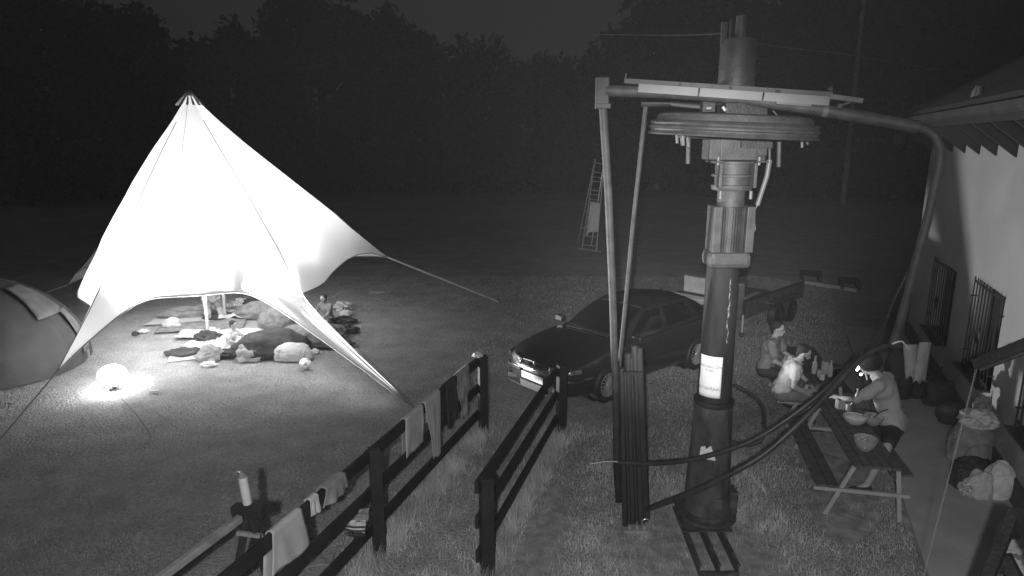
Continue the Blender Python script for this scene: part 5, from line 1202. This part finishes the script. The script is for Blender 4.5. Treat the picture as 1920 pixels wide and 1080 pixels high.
item('lump', 268, 623, (.24, .14, .07), 'shirt_white', 'white rag on the open grass left of the bedding', 'cloth', 35, .1, .5)
item('lump', 254, 629, (.14, .12, .1), 'cloth_dark', 'small dark shoe on the grass left of the white rag', 'shoe', 36, .1, .3)
item('lump', 290, 735, (.2, .07, .03), 'shirt_white', 'thin pale scrap on the grass right of the floodlight', 'cloth', 37, .1, .4)
item('sheet', 707, 549, (.42, .2), 'towel', 'pale folded paper lying on the lawn right of the tent', 'paper', 38, .2, .03)
# striped cushion and ball
c = gp(552, 673); cu = thing('cushion', 'striped pale cushion lying beside the ball', 'cushion', c, .12)
crumple('cushion_body', c, (.78, .42, .34), M['towel'], seed=41, amp=.12, parent=cu, rz=.12)
for k in range(7): MB().tube([(c[0] - .26 + .085 * k, c[1] - .17 - .02 * math.sin(k * .5 + .6), .08), (c[0] - .24 + .085 * k, c[1] - .195, .16), (c[0] - .22 + .085 * k, c[1] - .13, .25)], .006, 5).build('stripe', M['cloth_mid'], cu)
g = gp(573, 692); bl = thing('football', 'white football with grey patches on the grass in front of the bedding', 'ball', g)
MB().ball((0, 0, .11), .11, 32, 20).build('ball_skin', M['ball'], bl, world=False, smooth='all')
for q, f in ((-70, 10), (20, 5), (-20, 55), (-120, 40), (100, 10), (-40, -35)):
    d = Vector((math.cos(R(q)) * math.cos(R(f)), math.sin(R(q)) * math.cos(R(f)), math.sin(R(f)))); T = d.to_track_quat('Z', 'X').to_matrix().to_4x4()
    MB().lathe([(.036, .1045), (.02, .1095), (.001, .1115)], (0, 0, .11), 5, T, cap=False).build('patch', M['ballpatch'], bl, world=False)

# ================================================================== TREES AND HILL BEHIND
hp_ = MB(); P = []
for i in range(7):
    row = []
    for j in range(61):
        a = R(200 - 220 * j / 60); r = 92 + i * 12; z = (i / 6) ** 1.0 * (8 + 5 * nz((j * .12, 2, 0))) - .1
        row.append((r * math.cos(a), r * math.sin(a), z if i else -.1))
    P.append(row)
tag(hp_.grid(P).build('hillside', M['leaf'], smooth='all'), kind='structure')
def tree_mesh(seed, h, rad, nleaf, name='crown'):
    r = np.random.default_rng(seed); k = 26
    cen = r.normal(0, 1, (k, 3)); cen /= np.linalg.norm(cen, axis=1)[:, None]; cen *= (r.random((k, 1)) ** .4) * .75
    n = nleaf; i = r.integers(0, k, n); d = r.normal(0, 1, (n, 3)); d /= np.linalg.norm(d, axis=1)[:, None]
    p = cen[i] + d * (r.random((n, 1)) ** .5) * r.uniform(.22, .42, (k, 1))[i]
    p = p * [rad, rad, h * .42] + [0, 0, h * .58]
    s = r.uniform(.14, .30, (n, 1)); a = r.normal(0, 1, (n, 3)); b_ = r.normal(0, 1, (n, 3)); a /= np.linalg.norm(a, axis=1)[:, None]; b_ /= np.linalg.norm(b_, axis=1)[:, None]
    V = np.stack([p - a * s, p + a * s * .2 + b_ * s, p + a * s, p - b_ * s * .8], 1).reshape(-1, 3)
    me = bpy.data.meshes.new(name); me.vertices.add(len(V)); me.vertices.foreach_set('co', V.ravel()); me.loops.add(len(V)); me.loops.foreach_set('vertex_index', np.arange(len(V), dtype=np.int32))
    me.polygons.add(n); me.polygons.foreach_set('loop_start', np.arange(0, 4 * n, 4, dtype=np.int32)); me.update(calc_edges=True); return me
VAR = []
for v in range(4):
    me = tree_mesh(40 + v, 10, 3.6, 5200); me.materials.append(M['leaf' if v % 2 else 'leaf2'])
    tm = bpy.data.meshes.new('trunk'); mb = MB().tube([(0, 0, 0), (.1, 0, 2.5), (.05, .1, 5), (0, 0, 8)], [.28, .2, .14, .04], 8)
    for k in range(5):
        a = k * 1.3 + v; mb.tube([(0, 0, 3 + k * .8), (1.3 * math.cos(a), 1.3 * math.sin(a), 4.4 + k * .9)], [.09, .03], 5)
    tm.from_pydata(mb.v, [], mb.f); tm.materials.append(M['bark']); VAR.append((me, tm))
LBT = ['dark leafy tree in the wood behind the field', 'lighter leafy tree in the wood behind the field']
rt = random.Random(3); nt_ = 0
for rowi, (rad, cnt) in enumerate(((62, 30), (74, 26))):
    for k in range(cnt):
        a = R(40 + 100 * (k + rt.uniform(-.3, .3)) / (cnt - 1)); r_ = rad + rt.uniform(-4, 4); x, y = r_ * math.cos(a), r_ * math.sin(a)
        px = 960 + 1250 * x / (y * .976)
        hgt = 14.5 + 3 * nz((px * .004, 1, 0)) * 1.6 + rt.uniform(-1.5, 1.5) + (2.5 if px > 1200 else 0) - (3.0 if 820 < px < 1160 else 0) + rowi * 2
        v = nt_ % 4; T = thing('leafy_tree', 'leafy tree in the dark wood behind the field', 'tree', (x, y, -.1), rt.uniform(0, 6), 'trees of the dark wood'); T.scale = (hgt / 10 * 1.0, hgt / 10 * 1.0, hgt / 10)
        c = bpy.data.objects.new('crown', VAR[v][0]); link(c, T); c = bpy.data.objects.new('trunk', VAR[v][1]); link(c, T); nt_ += 1
# undergrowth hiding the trunks
uM = []
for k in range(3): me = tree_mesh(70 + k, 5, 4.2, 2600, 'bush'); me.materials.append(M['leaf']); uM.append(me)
for k in range(34):
    a = R(38 + 104 * k / 33); r_ = 57 + rt.uniform(-2, 2); o = bpy.data.objects.new('bush', uM[k % 3]); o.location = (r_ * math.cos(a), r_ * math.sin(a), -1.6); o.rotation_euler = (0, 0, k); o.scale = (1.1, 1.1, 1.1 + .3 * rt.random()); link(o); tag(o, 'dark bush at the edge of the wood', 'bush', 'bushes along the dark wood')

# ================================================================== ADDED HAZE VOLUME THAT LIFTS THE DARK TONES
hz = bpy.data.materials.new('added_haze'); hz.use_nodes = True; ht = hz.node_tree; ht.nodes.remove(ht.nodes['Principled BSDF'])
pv_ = ht.nodes.new('ShaderNodeVolumePrincipled'); pv_.inputs['Color'].default_value = (.9, .9, .9, 1); pv_.inputs['Density'].default_value = .0006; pv_.inputs['Anisotropy'].default_value = .0
ht.links.new(pv_.outputs[0], ht.nodes['Material Output'].inputs['Volume'])
tag(MB().box((0, 75, 13.0), (420, 240, 29.0)).build('added_haze', hz), kind='stuff')
